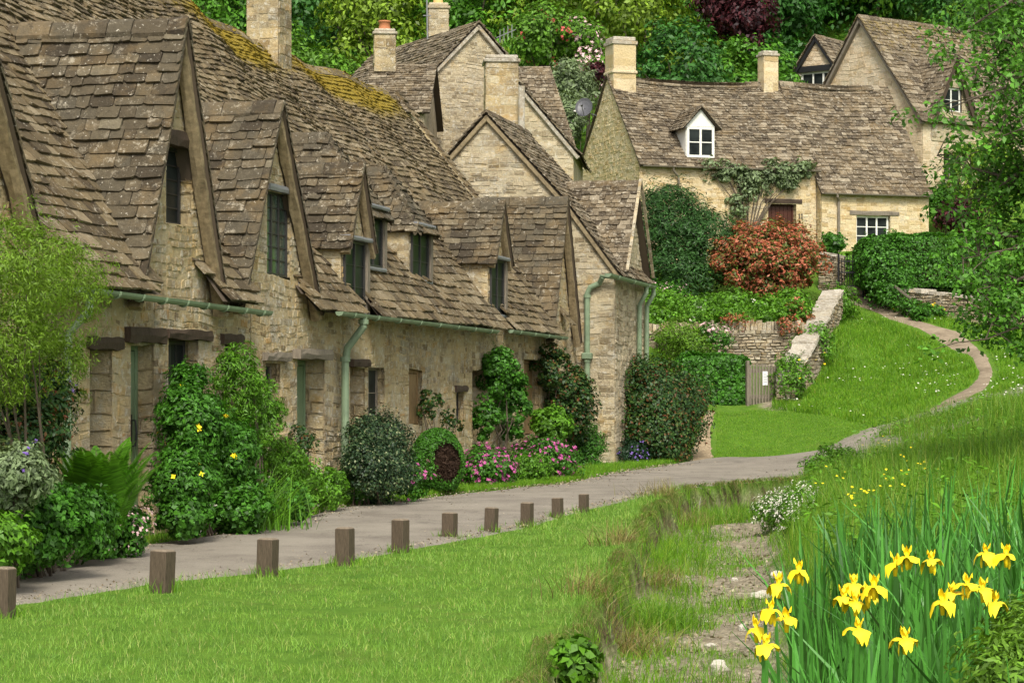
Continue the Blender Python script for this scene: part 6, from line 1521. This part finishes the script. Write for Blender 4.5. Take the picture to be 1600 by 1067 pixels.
shrub('rose_bush', 'sparse rose with pale pink blooms against the retaining wall', 'rose bush', [ell(1085, 1140, 505, 565, 56.5, .4)], 1100, .08, .04, 'mid', nclump=30, flowers=(46, .055, 'pale_pink'), stems=9)
shrub('wall_creeper', 'reddish stonecrop trailing over the coping of the retaining wall', 'creeper', [ell(1120, 1180, 494, 512, 57.15, .12), ell(1210, 1256, 496, 526, 57.1, .12), ell(1225, 1270, 470, 540, 57.9, .15)], 1700, .07, .03, 'photinia', nclump=60, crad=.1, stems=0)
shrub('bank_plants', 'mixed weeds and green leaves at the foot of the climbing garden wall', 'plants', [ell(1212, 1262, 560, 640, 54.7, .5), ell(1240, 1300, 510, 575, 57.4, .5), ell(1290, 1335, 448, 510, 61.5, .5)], 7000, .10, .035, 'bright', nclump=120, crad=.22, stems=0)
# climbing rose on number 11
o11 = K11*A(1, 1, 0)-b11*.12
def on11(u, v): a, z = px_on(u, v, .12); return o11 + r11*a + Z*z
cl = [on11(*q) for q in [(1110, 268), (1135, 275), (1165, 285), (1190, 280), (1215, 282), (1240, 268), (1255, 270), (1150, 268), (1170, 300), (1155, 318), (1205, 268), (1230, 290), (1130, 262)]]
cs = [(*q, R.uniform(.22, .5), .14, R.uniform(.16, .34)) for q in cl]
cr = shrub('climbing_rose', 'grey-green climber spread along the wall under the eave of number 11', 'climbing plant', cs, 5200, .12, .06, 'grey', nclump=120, crad=.17, stems=0, fill=.05)
mb = MB(); b = on11(1168, 350)
for q in cl: mb.tube([b+A(R.normal(0, .05), 0, -.6), b+(q-b)*.45+A(0, 0, .15*R.normal()), q], [.025, .018, .008], 0, 5)
mb.build('stems', [M['bark']], cr)
shrub('garden_shrub', 'small round leafed shrub by the downpipe of the lower cottage', 'shrub', [ell(1286, 1320, 366, 402, 66.0, .4)], 1500, .11, .07, 'mid', nclump=30)
shrub('garden_shrub', 'green plants glimpsed through the bars of the iron gate', 'shrub', [ell(1310, 1350, 395, 455, 65.2, .5)], 2200, .10, .06, 'bright', nclump=40)
box_hedge('hedge', 'long clipped hedge along the rough cream wall at right', 1347, 1570, 366, 452, 62.6, 1.6, 26000, .085, .05, 'mid', wob=.2)
shrub('hedge_end', 'rounded left end of the long hedge falling to the path', 'hedge', [ell(1346, 1420, 368, 470, 62.6, .7), ell(1368, 1420, 420, 484, 62.2, .5)], 9000, .085, .05, 'mid', nclump=150, crad=.26)
shrub('flowering_plant', 'yellow-flowered plant with ivy at the foot of the rough cream wall', 'flowering plant', [ell(1402, 1440, 470, 497, 61.4, .35), ell(1425, 1480, 478, 508, 60.9, .3)], 2600, .08, .05, 'mid', nclump=50, flowers=(40, .035, 'yellow'), stems=0)
shrub('garden_shrub', 'purple-leaved shrub behind the hedge at right', 'shrub', [ell(1468, 1520, 315, 362, 68.5, .6)], 2600, .12, .06, 'purple', nclump=50)
shrub('garden_shrub', 'bright green shrub between the lower cottage and the tall house', 'shrub', [ell(1450, 1500, 288, 350, 69.5, .6)], 3600, .10, .05, 'mid', nclump=60)
shrub('garden_shrub', 'yellow-leaved shrub beside the tall house, behind the near branches', 'shrub', [ell(1490, 1600, 220, 330, 68.8, .9)], 5200, .11, .055, 'wood4', nclump=80)
# ---------------------------------------------------------------- trees
def tree(name, label, base, height, ells, n, L, Wd, leaf, trunk_r=.18, group=None, nclump=90, crad=None, limbs=7, flowers=None, **kw):
    b = A(*base); e0 = np.array(ells, float); root = tag(empty(name, tuple(b)), label, 'tree', group); mb = MB()
    top = e0[:, :3].mean(0); pts = [b + (top-b)*t + A(math.sin(t*3)*.15, 0, 0) for t in np.linspace(0, 1, 6)]; mb.tube([b-Z*.3]+pts, [trunk_r*1.3]+[trunk_r*(1-.75*t) for t in np.linspace(0, 1, 6)], 0, 8)
    for i in range(limbs):
        t0 = R.uniform(.3, .85); p = b+(top-b)*t0; e = e0[R.integers(len(e0))]; q = e[:3] + rand_dirs(1)[0]*e[3:]*.7
        mb.tube([p, p+(q-p)*.5+Z*.1*np.linalg.norm(q-p)*R.uniform(-.5, 1), q], [trunk_r*.42, trunk_r*.25, trunk_r*.07], 0, 6)
    mb.build('trunk', [M['bark']], root)
    crad = crad or float(np.mean(e0[:, 3:]))*.30
    pos, out = clumped(ells, n, nclump, crad, .12); V, Q = to_leaves(pos, out, L, Wd, **kw); cr = fast_mesh('crown', V, Q, [LEAF[leaf]], root)
    if flowers:
        nf, fs, fm = flowers; fp, fo = clumped(ells, nf, max(8, nf//14), crad*.6, 0); fV, fQ = bloom_geo(fp+fo*.1, fo, fs); fast_mesh('blossoms', fV, fQ, [M[fm]], root)
    return root
KINDS = {'wood1': 'bright green broad-leaved tree on the wooded hillside behind the roofs', 'wood2': 'mid green broad-leaved tree on the wooded hillside behind the roofs', 'wood3': 'dark green tree on the wooded hillside behind the roofs', 'wood4': 'yellow-green tree on the wooded hillside behind the roofs'}
for row, (Y, dx, rad) in enumerate(((77, 2.7, 1.75), (83, 3.1, 2.2), (90, 3.6, 2.7), (99, 4.2, 3.2))):
    x = -14 if row else -13.0
    while x < 25:
        xx = x + R.uniform(-.6, .6); yy = Y + R.uniform(-2.2, 2.2); x += dx; u = 800+xx/yy*F
        if not (60 < u < 1780): continue
        if row == 0 and (820 < u < 1000 or u > 1070): continue
        if row == 1 and 1060 < u < 1190: continue
        if row == 1 and 1180 < u < 1420: yy = Y+5.5; u = 800+xx/yy*F
        gz = h1(xx, yy); hh = rad*R.uniform(2.0, 2.7)
        if row == 1 and 1180 < u < 1420: hh *= .8
        if row == 0: hh = min(hh, max(2.5, P(0, 40, yy)[2]-gz))
        cz = gz + hh*.62; es = [(xx, yy, cz, rad, rad, hh*.42), (xx+R.uniform(-1, 1)*rad*.6, yy-rad*.3, cz-hh*.22, rad*.75, rad*.7, hh*.3), (xx+R.uniform(-1, 1)*rad*.5, yy, cz+hh*.2, rad*.65, rad*.65, hh*.28)]
        kd = R.choice(['wood1', 'wood2', 'wood3', 'wood4'], p=[.38, .30, .16, .16] if u < 1200 else [.12, .30, .55, .03])
        tree('hillside_tree', KINDS[kd], (xx, yy, gz), hh, es, int(5200*rad/2), .20+.018*row, .10+.008*row, kd, .16, 'trees on the wooded hillside', nclump=120, crad=rad*.26, limbs=4)
for u, Y, rad, kd in ((1045, 86.5, 2.0, 'wood2'), (1100, 88, 2.4, 'wood1'), (1160, 86.5, 2.0, 'wood3'), (1210, 86, 1.7, 'wood3'), (1255, 88, 2.1, 'wood3'), (1310, 89, 2.2, 'wood2'), (1365, 88, 2.2, 'wood3'), (1420, 90, 2.3, 'wood3'), (1225, 82, 1.0, 'wood3'), (1020, 79, 1.1, 'wood1'), (1090, 78.5, 1.0, 'wood1'), (1150, 78, .9, 'wood3'), (1172, 79, 1.5, 'wood2'), (1120, 79.2, 1.3, 'wood1')):
    xx = (u-800)/F*Y; gz = h1(xx, Y); hh = rad*2.2
    tree('hillside_tree', KINDS[kd], (xx, Y, gz), hh, [(xx, Y, gz+hh*.58, rad, rad, hh*.44), (xx-rad*.5, Y-rad*.3, gz+hh*.38, rad*.75, rad*.7, hh*.34), (xx+rad*.5, Y-.1, gz+hh*.42, rad*.7, rad*.65, hh*.34)], int(2800*rad), .21, .105, kd, .14, 'trees on the wooded hillside', nclump=120, crad=rad*.26, limbs=4)
n = 46000; x, y = scatter(-15, 26, 74.5, 108, n); k = vis(x, y) & (fbm(x*.5, y*.5) > .2) & ~((x > 7.5) & (y < 79.5) & (x > 11)); x, y = x[k], y[k]; hh = R.random(len(x))**1.5*.9*(.3+fbm(x*.45+7, y*.45))
V, Q = to_leaves(np.stack([x, y, hgt(x, y)+hh], 1), np.tile([0, -.4, 1.], (len(x), 1)), .24, .12, up=.4, rnd=.8); tag(fast_mesh('undergrowth', V, Q, [LEAF['wood2']]), 'leafy undergrowth covering the wooded hillside', 'undergrowth', None, 'stuff')
gb = lambda u, v, Y: (P(u, v, Y)[0], Y, h1(P(u, v, Y)[0], Y))
tree('copper_beech', 'dark purple-leaved tree above the roof of number 11', gb(1150, 100, 82), 6, [ell(1095, 1185, -50, 45, 80.5, 1.2), ell(1135, 1205, -5, 72, 80, 1.0)], 6500, .17, .09, 'purple', .14, None, 130, .5)
tree('blossom_tree', 'small tree in pink-white blossom left of the chimney of number 11', gb(915, 100, 77), 5, [ell(868, 935, 35, 110, 76.5, 1.0), ell(895, 942, 80, 150, 76, .8)], 4200, .15, .08, 'wood1', .1, None, 70, .4, flowers=(900, .07, 'pale_pink'))
tree('hawthorn_tree', 'green tree dotted with red blossom behind the pale roofs', gb(850, 100, 76), 4, [ell(800, 895, 15, 105, 76, 1.1)], 5200, .15, .08, 'wood1', .1, None, 80, .4, flowers=(150, .06, 'red_bloom'))
shrub('garden_shrub', 'pale grey-green tall shrub between the pale house and the gable of number 11', 'shrub', [ell(862, 925, 100, 175, 73, .9), ell(866, 905, 150, 250, 71.5, .8)], 8000, .14, .06, 'grey', nclump=120, crad=.3, flowers=(60, .05, 'cream'))
shrub('garden_shrub', 'dark purple small shrub at the foot of the left chimney', 'shrub', [ell(915, 945, 100, 140, 73.5, .5)], 1500, .14, .07, 'purple', nclump=30)
# near tree at the right edge: trunk outside the frame, limbs reaching in
Yt = 30.0
tb = A(9.2, 31.0, h1(9.2, 31.0)); root = tag(empty('broadleaf_tree', tuple(tb)), 'near tree whose leafy branches hang in from the right edge', 'tree'); mb = MB(); V_ = []
mb.tube([tb-Z*.3, tb+A(-.1, 0, 1.5), tb+A(.1, 0, 3.5), tb+A(0, .1, 6.5), tb+A(-.4, 0, 9)], [.30, .24, .2, .14, .05], 0, 10)
LB = [((1700, 120), (1485, 170)), ((1720, -60), (1500, 40)), ((1700, 200), (1480, 330)), ((1720, 300), (1465, 240)), ((1730, 330), (1505, 415)), ((1740, 420), (1515, 465)), ((1720, 500), (1540, 535)), ((1700, 20), (1515, 90)), ((1700, -20), (1520, -30)), ((1720, 250), (1500, 290)), ((1740, 360), (1505, 365)), ((1740, 440), (1545, 520)), ((1700, 80), (1560, 200)), ((1720, 160), (1540, 330)), ((1730, 380), (1560, 430)), ((1740, 0), (1580, 60)), ((1740, 250), (1570, 260))] + [((1725, v0), (u1, v1)) for v0, u1, v1 in ((40, 1520, 120), (140, 1530, 60), (220, 1515, 240), (310, 1530, 380), (390, 1525, 440), (470, 1540, 490), (-40, 1545, 20), (90, 1575, 140), (200, 1580, 210), (280, 1585, 300), (350, 1575, 350), (430, 1580, 400), (480, 1590, 460))]
tips = []
for i, (p, q) in enumerate(LB):
    y0, y1 = Yt+R.uniform(-.6, .6), Yt+R.uniform(-1.6, 1.2); a = P(*p, y0); b = P(*q, y1); s0 = A(tb[0]+R.uniform(-.1, .1), tb[1], max(tb[2]+1, a[2]-R.uniform(.2, .8)))
    pts = [s0, a] + [a+(b-a)*t + Z*(.12*math.sin(t*3.1+i)-.0) + A(0, .1*math.sin(t*4+i), 0) for t in (.25, .5, .75, 1)]
    mb.tube(pts, [.075, .05, .034, .024, .015, .006], 0, 6)
    for t in np.linspace(.25, 1.0, 8):
        for _ in range(2): tips.append((s0+(a-s0)*t + R.normal(0, 1, 3)*A(.3, .4, .28), .3))
    for t in np.linspace(.15, 1.0, 9):
        c = a+(b-a)*t + Z*.12*math.sin(t*3.1+i)
        for _ in range(2):
            e = c + R.normal(0, 1, 3)*A(.26, .35, .24) + (b-a)*.02; mb.tube([c, (c+e)/2+Z*.03, e], [.010, .007, .003], 0, 4); tips.append((e, .17+.05*t))
mb.build('trunk', [M['bark']], root)
pos = []; out = []
for (c, r_) in tips:
    m = 40; d = rand_dirs(m); pos.append(c + d*r_*(R.random((m, 1))**.5)); out.append(d*.5+np.array([0, -.3, .4]))
pos = np.concatenate(pos); out = unit_rows(np.concatenate(out)); V, Q = to_leaves(pos, out, .080, .048, up=.4, droop=.6, rnd=.9); fast_mesh('crown', V, Q, [LEAF['tree']], root)
